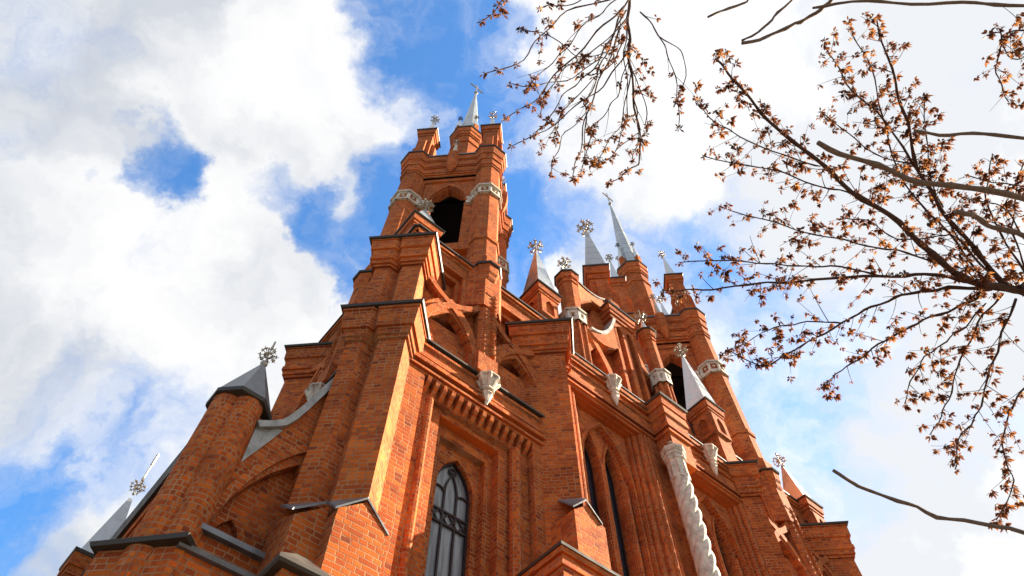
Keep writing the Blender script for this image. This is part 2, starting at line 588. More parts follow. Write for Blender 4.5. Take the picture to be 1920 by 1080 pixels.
    def ball(s, c, r, n=10, m=6, sz=1.0):
        vs, fs = [], []
        for j in range(m + 1):
            th = math.pi * j / m
            for i in range(n):
                ph = 2 * math.pi * i / n
                vs.append((c[0] + r * math.sin(th) * math.cos(ph), c[1] + r * math.sin(th) * math.sin(ph), c[2] + r * sz * math.cos(th)))
        for j in range(m):
            for i in range(n):
                fs.append((j * n + i, j * n + (i + 1) % n, (j + 1) * n + (i + 1) % n, (j + 1) * n + i))
        s.add(vs, fs)


def ngon(c, n, apo, rot=0.0):
    """regular polygon by its apothem; rot = degrees; first edge faces -Y at rot 0"""
    r = apo / math.cos(math.pi / n)
    a0 = -math.pi / 2 - math.pi / n + R(rot)
    return [(c[0] + r * math.cos(a0 + 2 * math.pi * i / n), c[1] + r * math.sin(a0 + 2 * math.pi * i / n)) for i in range(n)]


def offs(poly, d):
    ar = sum(poly[i][0] * poly[(i + 1) % len(poly)][1] - poly[(i + 1) % len(poly)][0] * poly[i][1] for i in range(len(poly)))
    sg = 1 if ar > 0 else -1
    out = []
    n = len(poly)
    for i in range(n):
        p0, p1, p2 = Vector(poly[i - 1]), Vector(poly[i]), Vector(poly[(i + 1) % n])
        a = (p1 - p0).normalized()
        b = (p2 - p1).normalized()
        na = Vector((a.y, -a.x)) * sg
        nb = Vector((b.y, -b.x)) * sg
        k = (na + nb)
        k = k / max(0.35, (1 + na.dot(nb)))
        out.append((p1.x + k.x * d, p1.y + k.y * d))
    return out


def parch(cx, b, z0, zs, za, n=9):
    """pointed arch opening outline"""
    h = za - zs
    r = (b * b + h * h) / (2 * b)
    r = max(r, b)
    c = cx - b + r
    a1 = math.atan2(h, (cx - c))
    L = [(c + r * math.cos(math.pi + (a1 - math.pi) * i / n), zs + r * math.sin(math.pi + (a1 - math.pi) * i / n)) for i in range(n + 1)]
    Rr = [(2 * cx - x, z) for x, z in L[:-1]][::-1]
    return [(cx - b, z0)] + L + Rr + [(cx + b, z0)]


def rect(a, b, z0, z1):
    return [(a, z0), (b, z0), (b, z1), (a, z1)]


def bez(p, n=12):
    out = []
    for i in range(n + 1):
        t = i / n
        q = [Vector(x) for x in p]
        while len(q) > 1:
            q = [q[k].lerp(q[k + 1], t) for k in range(len(q) - 1)]
        out.append(tuple(q[0]))
    return out


def sq(u0, u1, w0, w1):
    return [UW(u0, w0), UW(u1, w0), UW(u1, w1), UW(u0, w1)]


def finial(mb, x, y, z, r, rot=45.0):
    """openwork metal rose: post, core ring and rods ending in little crosses on all sides"""
    z -= 0.3 * r
    r *= 0.74
    C = Vector((x, y, z))
    mb.ball((x, y, z - 0.98 * r), 0.17 * r, 8, 5)
    mb.cone((x, y), 6, 0.055 * r, z - r, 0.055 * r, z + 1.15 * r)
    mb.ball((x, y, z + 1.2 * r), 0.13 * r, 6, 5, 1.9)
    mb.ball((x, y, z + 0.98 * r), 0.15 * r, 6, 4, .6)
    dirs = [(k * 45, 0) for k in range(8)] + [(k * 90 + 45 * (e > 0), e) for k in range(4) for e in (42, -42)]
    for az, el in dirs:
        a, e = R(az + rot), R(el)
        d = Vector((math.cos(a) * math.cos(e), math.sin(a) * math.cos(e), math.sin(e)))
        s_ = Vector((-math.sin(a), math.cos(a), 0))
        u_ = d.cross(s_)
        mb.tube([C + d * .22 * r, C + d * .90 * r], .045 * r, 4)
        q = C + d * .70 * r
        mb.tube([q - s_ * .19 * r, q + s_ * .19 * r], .05 * r, 4)
        mb.tube([q - u_ * .19 * r, q + u_ * .19 * r], .05 * r, 4)
    ring = [C + Vector((math.cos(R(30 * k)), math.sin(R(30 * k)), 0)) * .36 * r for k in range(13)]
    mb.tube(ring, .05 * r, 4)
    fr = Fr((x, y), rot)
    mb.rib(fr, [(0.34 * r * math.cos(k * math.pi / 6), z + 0.34 * r * math.sin(k * math.pi / 6)) for k in range(13)], .08 * r, -.04 * r, .04 * r)


# ------------------------------------------------------------------ tagging
def tag(o, label=None, cat=None, group=None, kind=None):
    for k, v in (('label', label), ('category', cat), ('group', group), ('kind', kind)):
        if v:
            o[k] = v
    return o


def empty(name, loc):
    o = bpy.data.objects.new(name, None)
    COL.objects.link(o)
    o.location = loc
    bpy.context.view_layer.update()
    return o


church = bpy.data.objects.new('church', None)
COL.objects.link(church)
tag(church, 'red brick Gothic church with two spired bell towers, stepped buttresses and a white twisted column', 'church')

# ground
g = MB()
g.add([(-3000, -3000, 0), (3000, -3000, 0), (3000, 3000, 0), (-3000, 3000, 0)], [(0, 1, 2, 3)])
tag(g.build('ground', GROUND), kind='structure')

# ------------------------------------------------------------------ the church
T = (-2.70, 9.48)                      # centre of the near tower
SHIFT = (7.53, 7.48)                   # near tower -> far tower
WF = 6.40                              # plane of the street front


def string(mb, fr, s0, s1, t, z, h=0.06, out=0.05):
    mb.box(fr, s0, s1, t - 0.05, t + out, z, z + h)


def pendant(mb, fr, s, t, zt, k=1.0, sc=1.0):
    """white leafed corbel hanging from a parapet"""
    c = fr.p(s, t, 0)
    c = (c.x, c.y)
    prof = [(0.0, .24), (-.07, .26), (-.09, .20), (-.16, .21), (-.34, .13), (-.42, .10), (-.44, .145), (-.50, .145), (-.53, .09), (-.62, .12), (-.66, .10), (-.74, .085), (-.88, .055), (-1.0, .015)]
    rings = [[(x, y, zt + dz * k) for x, y in ngon(c, 8, r * sc, 45)] for dz, r in prof]
    mb.loft(rings)
    for i in range(8):       # curling leaves
        a = R(45 * i + 22.5)
        px, py = c[0] + math.cos(a) * .17 * sc, c[1] + math.sin(a) * .17 * sc
        mb.tube([(px - math.cos(a) * .05, py - math.sin(a) * .05, zt - .38 * k), (px, py, zt - .22 * k), (px + math.cos(a) * .05, py + math.sin(a) * .05, zt - .12 * k), (px + math.cos(a) * .02, py + math.sin(a) * .02, zt - .08 * k)], [.03, .05, .05, .03], 6)
        mb.ball((px + math.cos(a) * .07, py + math.sin(a) * .07, zt - .10 * k), .04, 6, 5)


def lancet(parent, fr, cx, b, z0, zs, za, tg, M, bars=True, glass=None):
    """pointed window: iron frame with mullions and trellis bands, and its glass"""
    f = MB()
    out = parch(cx, b, z0, zs, za, 10)
    f.rib(fr, out + [out[0]], 0.07, tg, tg + 0.06)
    if bars:
        for dx in (-b / 3, b / 3):
            f.rib(fr, [(cx + dx, z0), (cx + dx, zs + 0.02)], 0.032, tg, tg + 0.045)
        for sg in (-1, 1):     # interlacing head
            f.rib(fr, bez([(cx + sg * b / 3, zs), (cx + sg * b / 3, zs + 0.3 * (za - zs)), (cx - sg * 0.1 * b, za - 0.28 * (za - zs))], 8), 0.032, tg, tg + 0.045)
            f.rib(fr, bez([(cx + sg * b, zs), (cx + sg * b * .62, zs + 0.16 * (za - zs)), (cx + sg * b / 3, zs - 0.02)], 6), 0.028, tg, tg + 0.045)
        r = 0.14 * b + .02
        f.rib(fr, [(cx + r * math.cos(k * math.pi / 6), za - 0.3 * (za - zs) + r * math.sin(k * math.pi / 6)) for k in range(13)], 0.028, tg, tg + 0.045)
        zz = zs - 0.42
        while zz > z0 + 0.4:
            for z in (zz, zz - 0.24):
                f.rib(fr, [(cx - b, z), (cx + b, z)], 0.035, tg - 0.002, tg + 0.05)
            for k in range(4):
                x0, x1 = cx - b + k * b / 2, cx - b + (k + 1) * b / 2
                f.rib(fr, [(x0, zz), (x1, zz - 0.24)], 0.024, tg + 0.004, tg + 0.04)
                f.rib(fr, [(x0, zz - 0.24), (x1, zz)], 0.024, tg + 0.006, tg + 0.042)
            zz -= 1.35
    w = f.build('window', IRON, parent, M)
    p = MB()
    p.plate(fr, out, [], tg - 0.02, tg + 0.012)
    p.build('glass', glass or GLASS, w, M)
    return w


def diag_buttress(rot, M, low=True, two=True):
    """stepped corner buttress set on the diagonal, built facing -Y and turned about the tower"""
    X = M @ rotz(T, rot)
    b = MB()
    gv = [(-3.30, 6.30), (-3.02, 6.30), (-2.87, 6.46), (-2.75, 6.30), (-2.29, 6.30), (-2.29, 7.35), (-3.30, 7.35)]
    up = [(-3.33, 6.42), (-3.04, 6.42), (-2.88, 6.58), (-2.76, 6.42), (-2.36, 6.42), (-2.36, 7.35), (-3.33, 7.35)]
    b.prism(gv, 6.9, 11.3 if two else 14.2)
    if not two:
        up = gv
    if two:
        b.prism(up, 12.05, 14.2)
        b.mould(gv, [(11.24, .0), (11.24, .045), (11.32, .045), (11.32, .08), (11.42, .08), (11.42, .055), (11.5, .10), (11.5, .13), (11.98, .17), (11.98, .19), (12.05, .19)])
    b.mould(up, [(14.12, .0), (14.12, .05), (14.2, .05), (14.2, .09), (14.34, .09), (14.34, .13), (14.46, .13), (14.5, .11), (14.72, .13), (14.72, .17), (15.06, .19), (15.06, .21), (15.1, .21)])
    o = b.build('buttress', BR, church, X)
    box1 = [(-3.30, 6.30), (-2.29, 6.30), (-2.29, 7.35), (-3.30, 7.35)]
    box2 = [(-3.33, 6.42), (-2.36, 6.42), (-2.36, 7.35), (-3.33, 7.35)]
    if two:
        c = MB()
        c.mould(box1, [(12.052, .23), (12.10, .25), (12.10, .22), (12.3, -.08)])
        c.build('metal_capping', CAPM, o, X)
    c = MB()
    c.mould(box2 if two else box1, [(15.102, .25), (15.15, .27), (15.15, .24), (15.35, .02)])
    c.build('metal_capping', CAPM, o, X)
    if low:
        q = MB()
        # two square piers under the diagonal one, with a gabled metal head
        q.prism(sq(2.48, 3.20, 6.07, 7.4), 0.0, 7.32)
        q.plate(FD, [(2.48, 7.32), (3.20, 7.32), (2.84, 7.62)], [], -7.4, -6.07)
        ob = q.build('lower_buttress', BR, church, X)
        for tri in ([(-2.80, 6.31, 7.65), (-2.55, 6.0, 7.27), (-2.285, 6.27, 7.64), (-2.285, 6.31, 7.67)], [(-2.285, 6.27, 7.64), (-2.02, 6.55, 7.30), (-2.285, 6.85, 7.66)]):
            r = MB()
            r.slab(tri)
            r.build('gable_capping', GREYM, ob, X)
        q = MB()
        q.loft([[(*UW(a, b_), 0.0) for a, b_ in ((2.08, 6.30), (2.48, 6.30), (2.48, 7.0), (2.08, 7.0))], [(*UW(2.08, 6.30), 7.16), (*UW(2.48, 6.30), 7.50), (*UW(2.48, 7.0), 7.6), (*UW(2.08, 7.0), 7.5)]])
        ob = q.build('lower_buttress', BR, church, X)
        r = MB()
        r.slab([(-3.40, 6.31, 7.65), (-3.01, 5.89, 7.19), (-2.80, 6.31, 7.65)])
        r.build('gable_capping', GREYM, ob, X)
    return o


def tower_bay(M, detail=True):
    """one side of a tower base: recessed window below, tracery panels above; u 2.65..6.95"""
    u0, u1, c = 2.65, 6.93, 4.74
    w = MB()
    zb = 2.0
    O = rect(u0, u1, 0.0, 12.0)
    w.plate(FD, O, [rect(3.50, 5.95, zb, 11.14)], -6.72, -WF)
    w.plate(FD, rect(3.3, 6.2, zb - .5, 11.6), [rect(3.74, 5.68, zb, 10.86)], -6.70, -6.56)
    w.plate(FD, rect(3.4, 6.1, zb - .5, 11.4), [rect(4.06, 5.36, zb + .2, 10.72)], -6.86, -6.66)
    w.plate(FD, rect(3.5, 6.0, zb - .5, 11.2), [rect(4.22, 5.20, zb + .2, 10.47)], -6.98, -6.83)
    hole = parch(4.71, .37, zb + .5, 9.62, 10.30, 10)
    w.plate(FD, rect(3.6, 5.9, zb - .5, 11.2), [hole], -7.16, -6.96)
    # engaged rolls in the jambs
    for u, ww, r, zt in ((5.66, 6.57, .10, 10.86), (3.76, 6.57, .07, 10.86)):
        w.cone(UW(u, ww), 10, r, zb, r, zt)
    ob = w.build('tower_wall', BR, church, M)
    # corbel table
    k = MB()
    n = 14
    for i in range(n):
        u = 3.60 + (5.86 - 3.60) * i / (n - 1)
        pts = [(-6.58, 10.84), (-6.53, 10.86), (-6.46, 10.95), (-6.40, 11.03), (-6.375, 11.14), (-6.58, 11.14)]
        k.loft([[FD.p(u - .04, t, z) for t, z in pts], [FD.p(u + .04, t, z) for t, z in pts]])
    k.box(FD, 3.50, 5.95, -6.56, -6.42, 11.138, 11.2)
    string(k, FD, 2.78, 6.75, -WF, 11.20, .07, .05)
    string(k, FD, 2.78, 6.75, -WF, 11.34, .10, .09)
    string(k, FD, 2.78, 6.75, -WF, 11.52, .05, .06)
    string(k, FD, 2.78, 6.75, -WF, 11.86, .06, .05)
    k.build('corbel_table', BR2, ob, M)
    c1 = MB()
    c1.box(FD, 2.7, 6.75, -6.9, -WF + .085, 12.0, 12.045)
    c1.build('parapet_capping', CAPM, ob, M)
    lancet(church, FD, 4.71, .37, zb + .5, 9.62, 10.30, -7.10, M)
    # upper stage
    v = MB()
    fu = -6.60
    holes = []
    for sg, cc in ((-1, 3.86), (1, 5.64)):
        holes.append(rect(cc - .36, cc + .30, 13.2, 15.62))
    v.plate(FD, rect(u0, u1, 12.0, 16.25), holes, -6.95, fu)
    v.plate(FD, rect(u0 + .3, u1 - .3, 12.4, 16.2), [rect(3.86 - .22, 3.86 + .20, 13.2, 15.44), rect(5.64 - .22, 5.64 + .20, 13.2, 15.44)], -7.2, fu - .13)
    v.plate(FD, rect(u0 + .3, u1 - .3, 12.4, 16.2), [], -7.4, fu - .30)
    for cc in (3.86, 5.64):
        # pointed arch with continued, crossing ribs
        v.plate(FD, [(cc - .86, 12.05), (cc - .86, 12.9)] + [(x, z) for x, z in parch(cc, .66, 12.05, 12.5, 13.55, 8)[1:-1]] + [(cc + .86, 12.9), (cc + .86, 12.05)] if False else parch(cc, .78, 12.05, 12.6, 14.1, 8), [parch(cc, .56, 12.05, 12.5, 13.55, 8)], fu - .02, fu + .16)
        for sg in (-1, 1):
            p = bez([(cc - sg * .72, 12.1), (cc - sg * .70, 13.1), (cc - sg * .30, 13.55), (cc, 13.80)], 8) + bez([(cc, 13.80), (cc + sg * .30, 14.02), (cc + sg * .55, 14.1), (cc + sg * .86, 14.75)], 8)[1:]
            v.rib(FD, p, .15, fu - .02, fu + .20 + .004 * sg)
    string(v, FD, u0, u1, fu, 16.02, .06, .05)
    string(v, FD, u0, u1, fu, 16.12, .10, .09)
    # middle octagonal shaft with its cable roll
    oc = UW(4.74, 6.50)
    v.prism(ngon(oc, 8, .19, 45), 12.0, 15.72)
    v.mould(ngon(oc, 8, .19, 45), [(14.98, .0), (15.0, .04), (15.06, .04), (15.08, .0)])
    v.mould(ngon(oc, 8, .19, 45), [(15.7, .0), (15.7, .04), (15.8, .07), (15.9, .07), (16.0, .11), (16.22, .13), (16.3, .13)])
    v.prism(ngon(oc, 4, .24, 45), 12.05, 12.62)
    cab = UW(4.87, 6.33)
    for i in range(58):
        z = 12.75 + i * .04
        v.cone((cab[0] + .012 * math.cos(i * 1.5), cab[1] + .012 * math.sin(i * 1.5)), 8, .055, z, .078, z + .037, i * 20)
    ob2 = v.build('upper_wall', BR, church, M)
    c2 = MB()
    c2.box(FD, u0 - .05, u1 + .05, -7.0, fu + .12, 16.252, 16.30)
    c2.mould(ngon(oc, 8, .19, 45), [(16.302, .17), (16.35, .19), (16.40, .02)])
    c2.build('parapet_capping', CAPM, ob2, M)
    pn = MB()
    pendant(pn, FD, 4.80, -6.34, 11.99, 0.72, 0.95)
    pn.build('white_corbel', WHITE, church, M)


def pinnacle(c, size, z0, capz, tipz, fr_r, M, rot=45):
    """square corner pinnacle: brick body with niches, metal spirelet and flower cross"""
    b = MB()
    h = size / 2
    body = ngon(c, 4, h - .13, rot)
    b.prism(body, z0, capz - .25)
    b.mould(body, [(capz - .45, 0), (capz - .45, .04), (capz - .36, .04), (capz - .36, .07), (capz - .24, .07), (capz - .24, .10), (capz - .06, .12), (capz, .12)])
    for k in range(4):
        fr = Fr(c, rot + 90 * k)
        t = h - .13
        # raised surround of a pointed niche
        b.plate(fr, rect(-h + .13, h - .13, capz - 1.35, capz - .46), [parch(0, (h - .13) * .48, capz - 1.25, capz - .85, capz - .58, 5)], t - .02, t + .07)
    o = b.build('pinnacle', BR, church, M)
    m = MB()
    m.mould(body, [(capz + .002, .15), (capz + .04, .165), (capz + .06, .10)])
    m.build('metal_capping', CAPM, o, M)
    s = MB()
    s.cone(c, 4, h - .06, capz + .05, .02, tipz, rot)
    s.build('spirelet', PINM, o, M)
    f = MB()
    finial(f, c[0], c[1], tipz + fr_r * .9, fr_r)
    f.build('flower_cross', CROSSM, o, M)
    return o


def bell_tower(M, far=False):
    cx, cy = T
    body = MB()
    # core walls with belfry openings, one per side
    for k in range(4):
        fr = Fr((cx, cy), 90 * k)
        hole = parch(0.03, .56, 18.35, 21.75, 22.95, 10)
        body.plate(fr, rect(-1.33, 1.33, 14.5, 24.3), [hole], 1.02, 1.33)
        body.plate(fr, rect(-1.0, 1.0, 18.0, 24.2), [rect(-.92, .95, 18.0, 23.62)], 1.30, 1.46)
        body.plate(fr, rect(-1.0, 1.0, 18.0, 24.0), [rect(-.84, .87, 18.0, 23.40)], 1.30, 1.40)
        ar = parch(0.03, .74, 21.6, 21.75, 23.2, 10)
        body.plate(fr, ar, [parch(0.03, .60, 21.6, 21.75, 23.0, 10)], 1.31, 1.385)
        body.box(fr, -1.1, 1.1, 1.2, 1.52, 17.9, 18.3)
        # entablature between the corner turrets
        for z, h, t in ((23.62, .08, 1.50), (23.78, .10, 1.52), (23.94, .34, 1.54), (24.30, .05, 1.58), (24.38, .40, 1.60), (24.80, .05, 1.63), (24.86, .34, 1.66)):
            body.box(fr, -1.1, 1.1, 1.0, t, z, z + h)
        # pendant bracket in the middle of the cornice
        oc = fr.p(0.03, 1.62, 0)
        body.mould(ngon((oc.x, oc.y), 6, .16, 90 * k), [(23.7, -.13), (24.1, -.02), (24.5, .03), (25.0, .05), (25.3, .05)])
    body.prism(ngon(T, 4, 1.0), 24.6, 25.3)
    tw = body.build('bell_tower', BR, church, M)
    for k in range(4):
        fr = Fr((cx, cy), 90 * k)
        for sg in (-1, 1):
            wb = MB()
            for i, (a, b_) in enumerate(((.66, .80), (.78, .95))):
                z = 21.42 - .10 * (1 - i)
                wb.box(fr, min(sg * a, sg * b_), max(sg * a, sg * b_), 1.3, 1.44 + .05 * i, z, z + .13)
                wb.box(fr, min(sg * a, sg * b_), max(sg * a, sg * b_), 1.3, 1.42 + .05 * i, z + .36, z + .50)
                wb.box(fr, min(sg * a, sg * b_) + .04, max(sg * a, sg * b_) - .03, 1.3, 1.405 + .05 * i, z + .1, z + .4)
            wb.build('white_band', WHITE, tw, M)
    # chamber lining, its unlit darkness put into the colour
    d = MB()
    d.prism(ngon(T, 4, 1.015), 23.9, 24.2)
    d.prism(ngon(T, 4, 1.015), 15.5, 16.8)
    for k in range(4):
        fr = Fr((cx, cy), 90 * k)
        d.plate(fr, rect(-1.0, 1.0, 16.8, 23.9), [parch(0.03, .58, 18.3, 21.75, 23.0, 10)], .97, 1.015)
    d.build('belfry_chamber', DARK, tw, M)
    # corner turrets
    for k in range(4):
        b = MB()
        X = rotz(T, 90 * k)
        c = (cx - 1.29, cy - 1.28)
        o8 = ngon(c, 8, .39)
        b.prism(o8, 14.5, 23.9)
        b.mould(o8, [(14.5, .12), (16.85, .12), (17.05, .0)])
        b.mould(o8, [(18.1, .0), (18.1, .04), (18.25, .05), (18.33, .0)])
        b.mould(o8, [(23.72, .0), (23.72, .04), (23.86, .04), (23.86, .07), (24.0, .07), (24.0, .05), (24.34, .06), (24.34, .10), (24.44, .10), (24.44, .08), (24.78, .12), (24.78, .15), (24.84, .15), (25.2, .19), (25.28, .19)])
        ob = b.build('corner_turret', BR, tw, M @ X)
        q = MB()
        q.mould(o8, [(25.282, .22), (25.33, .24), (25.36, .2), (25.62, -.1)])
        q.build('turret_capping', CAPM, tw, M @ X)
        wb = MB()
        for i in range(8):
            # raised white panelling around the turret
            a, bb = o8[i], o8[(i + 1) % 8]
            mx, my = (a[0] + bb[0]) / 2, (a[1] + bb[1]) / 2
            fr = Fr((mx, my), -0 + 45 * i)
            L = .39 * math.tan(math.pi / 8)
            wb.plate(fr, rect(-L - .01, L + .01, 21.38, 21.90), [rect(-L * .72, L * .72, 21.48, 21.80)], -.01, .04)
            wb.box(fr, -L - .03, L + .03, 0, .10, 21.86, 21.94)
            wb.box(fr, -L - .03, L + .03, 0, .08, 21.30, 21.38)
            wb.ball((mx + fr.n.x * .02, my + fr.n.y * .02, 21.64), .055, 6, 4)
            wb.tube([(a[0], a[1], 21.34), (a[0], a[1], 21.9)], .045, 6)
        wb.build('white_band', WHITE, tw, M @ X)
        # pinnacle on the corner turret
        p = MB()
        pc = (c[0] + .03, c[1] - .02)
        p.prism(ngon(pc, 4, .28), 25.3, 28.45)
        p.mould(ngon(pc, 4, .28), [(28.1, 0), (28.1, .04), (28.28, .04), (28.28, .09), (28.62, .10), (28.66, .10)])
        pf = MB()
        for kk in range(4):
            fr = Fr(pc, 90 * kk)
            pts = [(.25, 25.3), (.44, 25.3), (.44, 27.05), (.27, 27.55), (.25, 27.55)]
            p.loft([[fr.p(-.13, t, z) for t, z in pts], [fr.p(.13, t, z) for t, z in pts]])
        p.build('corner_pinnacle', BR, tw, M @ X)
        m_ = MB()
        m_.mould(ngon(pc, 4, .28), [(28.662, .13), (28.72, .15), (28.74, .1)])
        m_.build('pinnacle_capping', CAPM, tw, M @ X)
        s_ = MB()
        s_.cone(pc, 4, .20, 28.73, .025, 31.05, 0)
        s_.build('spirelet', PINM, tw, M @ X)
        f_ = MB()
        finial(f_, pc[0], pc[1], 31.5, .34, 0)
        f_.build('flower_cross', CROSSM, tw, M @ X)
        # flying arch from the pinnacle to the middle turret
        fl = MB()
        fd = Fr(T, 225, 90)
        top = bez([(1.55, 27.2), (1.35, 26.3), (1.0, 26.1), (.55, 26.5)], 8)
        bot = bez([(.5, 25.4), (.75, 26.0), (1.15, 25.9), (1.55, 25.5)], 8)
        fl.plate(fd, top + bot, [], -.11, .11)
        fl.build('flying_arch', BR, tw, M @ X)
        fc = MB()
        fc.rib(fd, [(a, z + .04) for a, z in top], .06, -.16, .16)
        fc.build('arch_capping', GREYM, tw, M @ X)
        # small spirelet over the middle of each cornice
        sp = MB()
        fr = Fr(T, 0)
        oc = fr.p(.03, 1.60, 0)
        sp.cone((oc.x, oc.y), 6, .13, 25.3, .02, 26.7)
        finial(sp, oc.x, oc.y, 26.98, .24, 0)
        sp.build('parapet_spirelet', CROSSM, tw, M @ X)
    r = MB()
    r.prism(ngon(T, 4, 1.70), 25.24, 25.30)
    r.build('belfry_roof', GREYM, tw, M)
    # central octagon
    b = MB()
    o8 = ngon((cx - .04, cy), 8, .58)
    b.prism(o8, 25.2, 31.4)
    b.mould(o8, [(30.2, .0), (30.2, .05), (30.36, .05), (30.4, .0)])
    b.mould(o8, [(31.0, .0), (31.0, .05), (31.15, .05), (31.15, .09), (31.5, .10), (31.5, .13), (31.9, .14)])
    b.build('central_turret', BR, tw, M)
    q = MB()
    q.mould(o8, [(31.902, .17), (31.98, .19), (32.02, .1), (32.1, -.1)])
    q.build('turret_capping', CAPM, tw, M)
    for k in range(4):
        a = R(45 + 90 * k)
        pc = (cx - .04 + .56 * math.cos(a), cy + .56 * math.sin(a))
        p = MB()
        p.prism(ngon(pc, 4, .12, 45), 31.95, 32.9)
        p.build('turret_pinnacle', BR, tw, M)
        s_ = MB()
        s_.cone(pc, 4, .13, 32.9, .015, 34.3, 45)
        s_.build('spirelet', PINM, tw, M)
        f_ = MB()
        finial(f_, pc[0], pc[1], 34.55, .22, 0)
        f_.build('flower_cross', IRON, tw, M)
    s_ = MB()
    s_.cone(T, 8, .50, 32.0, .035, 40.9)
    s_.build('spire', SPIRE, tw, M)
    k = MB()
    k.ball((cx, cy, 41.0), .12, 8, 6)
    k.cone(T, 6, .03, 40.9, .03, 42.75)
    fr = Fr(T, 45)
    k.box(fr, -.46, .46, -.03, .03, 42.1, 42.17)
    k.build('cross', CROSSM, tw, M)
    return tw


def tower_group(M, far):
    for rot in (0, 90, -90):
        diag_buttress(rot, M, low=(rot == 0), two=(rot == 0 and not far))
    tower_bay(M)
    if not far:
        tower_bay(M @ mirx(-2.70))
    # remaining mass of the tower base
    m_ = MB()
    m_.prism(sq(2.95, 6.65, 7.3, 10.7), 0.0, 16.3)
    m_.prism(sq(6.62, 6.93, 6.5, 10.7), 0.0, 16.0)
    m_.mould(sq(6.55, 6.93, 6.6, 10.7), [(15.9, 0), (16.0, .06), (16.25, .1)])
    m_.build('tower_core', BR, church, M)
    bell_tower(M, far)


tower_group(IDM, False)
MS = Matrix.Translation((SHIFT[0], SHIFT[1], 0))
tower_group(MS, True)
# corner pinnacles at the heads of the tower bases
pinnacle((-2.88, 7.12), .88, 15.1, 17.2, 18.75, .36, IDM)
pinnacle((.02, 9.76), .86, 15.1, 18.0, 21.05, .42, IDM)
pinnacle((4.82, 14.27), .86, 15.1, 18.0, 21.1, .42, IDM)
pinnacle((7.52, 16.85), .84, 14.9, 16.3, 18.15, .36, IDM)

# lower end of the near right buttress: square pier with gabled head over a moulded plinth
for Mx in (IDM, MS):
    q = MB()
    q.prism(sq(6.22, 6.90, 5.78, 7.0), 0.0, 9.30)
    q.plate(FD, [(6.22, 9.29), (6.90, 9.29), (6.56, 9.58)], [], -7.0, -5.785)
    ob = q.build('lower_buttress', BR, church, Mx)
    for tri in ([(.06, 8.88, 9.84), (.30, 8.44, 9.29), (.53, 8.66, 9.61), (.53, 8.88, 9.85)], [(.53, 8.66, 9.61), (.76, 8.89, 9.29), (.62, 9.2, 9.6), (.53, 8.88, 9.85)]):
        r = MB()
        r.slab(tri)
        r.build('gable_capping', GREYM, ob, Mx)
    q = MB()
    pl = sq(5.56, 9.0, 5.48, 7.0)
    q.mould(pl, [(0, -.012), (7.5, -.012), (7.52, .03), (7.6, .03), (7.6, .005), (7.72, .005), (7.72, .04), (7.8, .04), (7.8, .02), (7.9, .02), (7.9, .06), (7.97, .08)])
    ob = q.build('plinth', BR2, church, Mx)
    r = MB()
    r.mould(pl, [(7.972, .10), (8.01, .11), (8.12, -.2)])
    r.build('plinth_capping', CAPM, ob, Mx)

# ---- front between the towers
UC = 10.15
w = MB()
zb = 2.0
sp0 = (6.75, 13.55)
holes = []
for c in (8.35, 2 * UC - 8.35):
    holes.append(rect(c - 1.16, c + 1.10, zb, 13.88))
w.plate(FD, rect(sp0[0], sp0[1], 0, 15.18), holes, -6.66, -WF)
for c in (8.35, 2 * UC - 8.35):
    w.plate(FD, rect(c - 1.3, c + 1.3, zb - .5, 14.2), [rect(c - 1.02, c + .98, zb, 13.84)], -6.66, -6.50)
    w.plate(FD, rect(c - 1.25, c + 1.25, zb - .5, 14.1), [rect(c - .88, c + .86, zb, 13.80)], -6.74, -6.60)
    w.plate(FD, rect(c - 1.2, c + 1.2, zb - .5, 14.1), [parch(c, .74, zb, 12.05, 13.62, 12)], -6.84, -6.70)
    l1 = parch(c - .31, .22, zb + .4, 12.35, 13.22, 9)
    l2 = parch(c + .31, .22, zb + .4, 12.35, 13.22, 9)
    w.plate(FD, rect(c - 1.2, c + 1.2, zb - .5, 14.1), [l1, l2], -7.14, -6.82)
    # raised rolls following the arches
    ar = parch(c, .79, zb, 12.05, 13.70, 12)
    w.rib(FD, ar, .07, -6.72, -6.665)
    for dx in (-.31, .31):
        w.rib(FD, parch(c + dx, .27, zb + .4, 12.35, 13.34, 9), .06, -6.84, -6.79)
    for dx, ww, r, zt in ((1.10, 6.46, .065, 13.88), (.98, 6.56, .055, 13.84), (.90, 6.66, .05, 13.8), (-1.04, 6.50, .055, 13.84), (-.90, 6.6, .05, 13.8), (1.20, 6.40, .05, 13.9), (1.32, 6.40, .05, 13.9), (0.62, 6.78, .04, 12.2), (0.0, 6.83, .05, 12.5)):
        w.cone(UW(c + dx, ww), 10, r, zb, r, zt)
string(w, FD, sp0[0], sp0[1], -WF, 13.98, .06, .05)
string(w, FD, sp0[0], sp0[1], -WF, 14.14, .05, .07)
string(w, FD, sp0[0], sp0[1], -WF, 14.24, .30, .05)
string(w, FD, sp0[0], sp0[1], -WF, 14.56, .06, .09)
string(w, FD, sp0[0], sp0[1], -WF, 14.90, .06, .07)
string(w, FD, sp0[0], sp0[1], -WF, 15.02, .15, .10)
fw = w.build('front_wall', BR, church)
m_ = MB()
m_.box(FD, sp0[0], sp0[1], -7.0, -WF + .125, 15.182, 15.225)
m_.build('parapet_capping', CAPM, fw)
for c in (8.35, 2 * UC - 8.35):
    for dx in (-.31, .31):
        lancet(church, FD, c + dx, .22, zb + .4, 12.35, 13.22, -7.08, IDM, bars=False, glass=DGLASS)
pn = MB()
pendant(pn, FD, 8.62, -6.30, 15.16, 0.95, 0.9)
pn.build('white_corbel', WHITE, church)
pn = MB()
pendant(pn, FD, 12.15, -6.30, 15.16, 0.95, 0.9)
pn.build('white_corbel', WHITE, church)

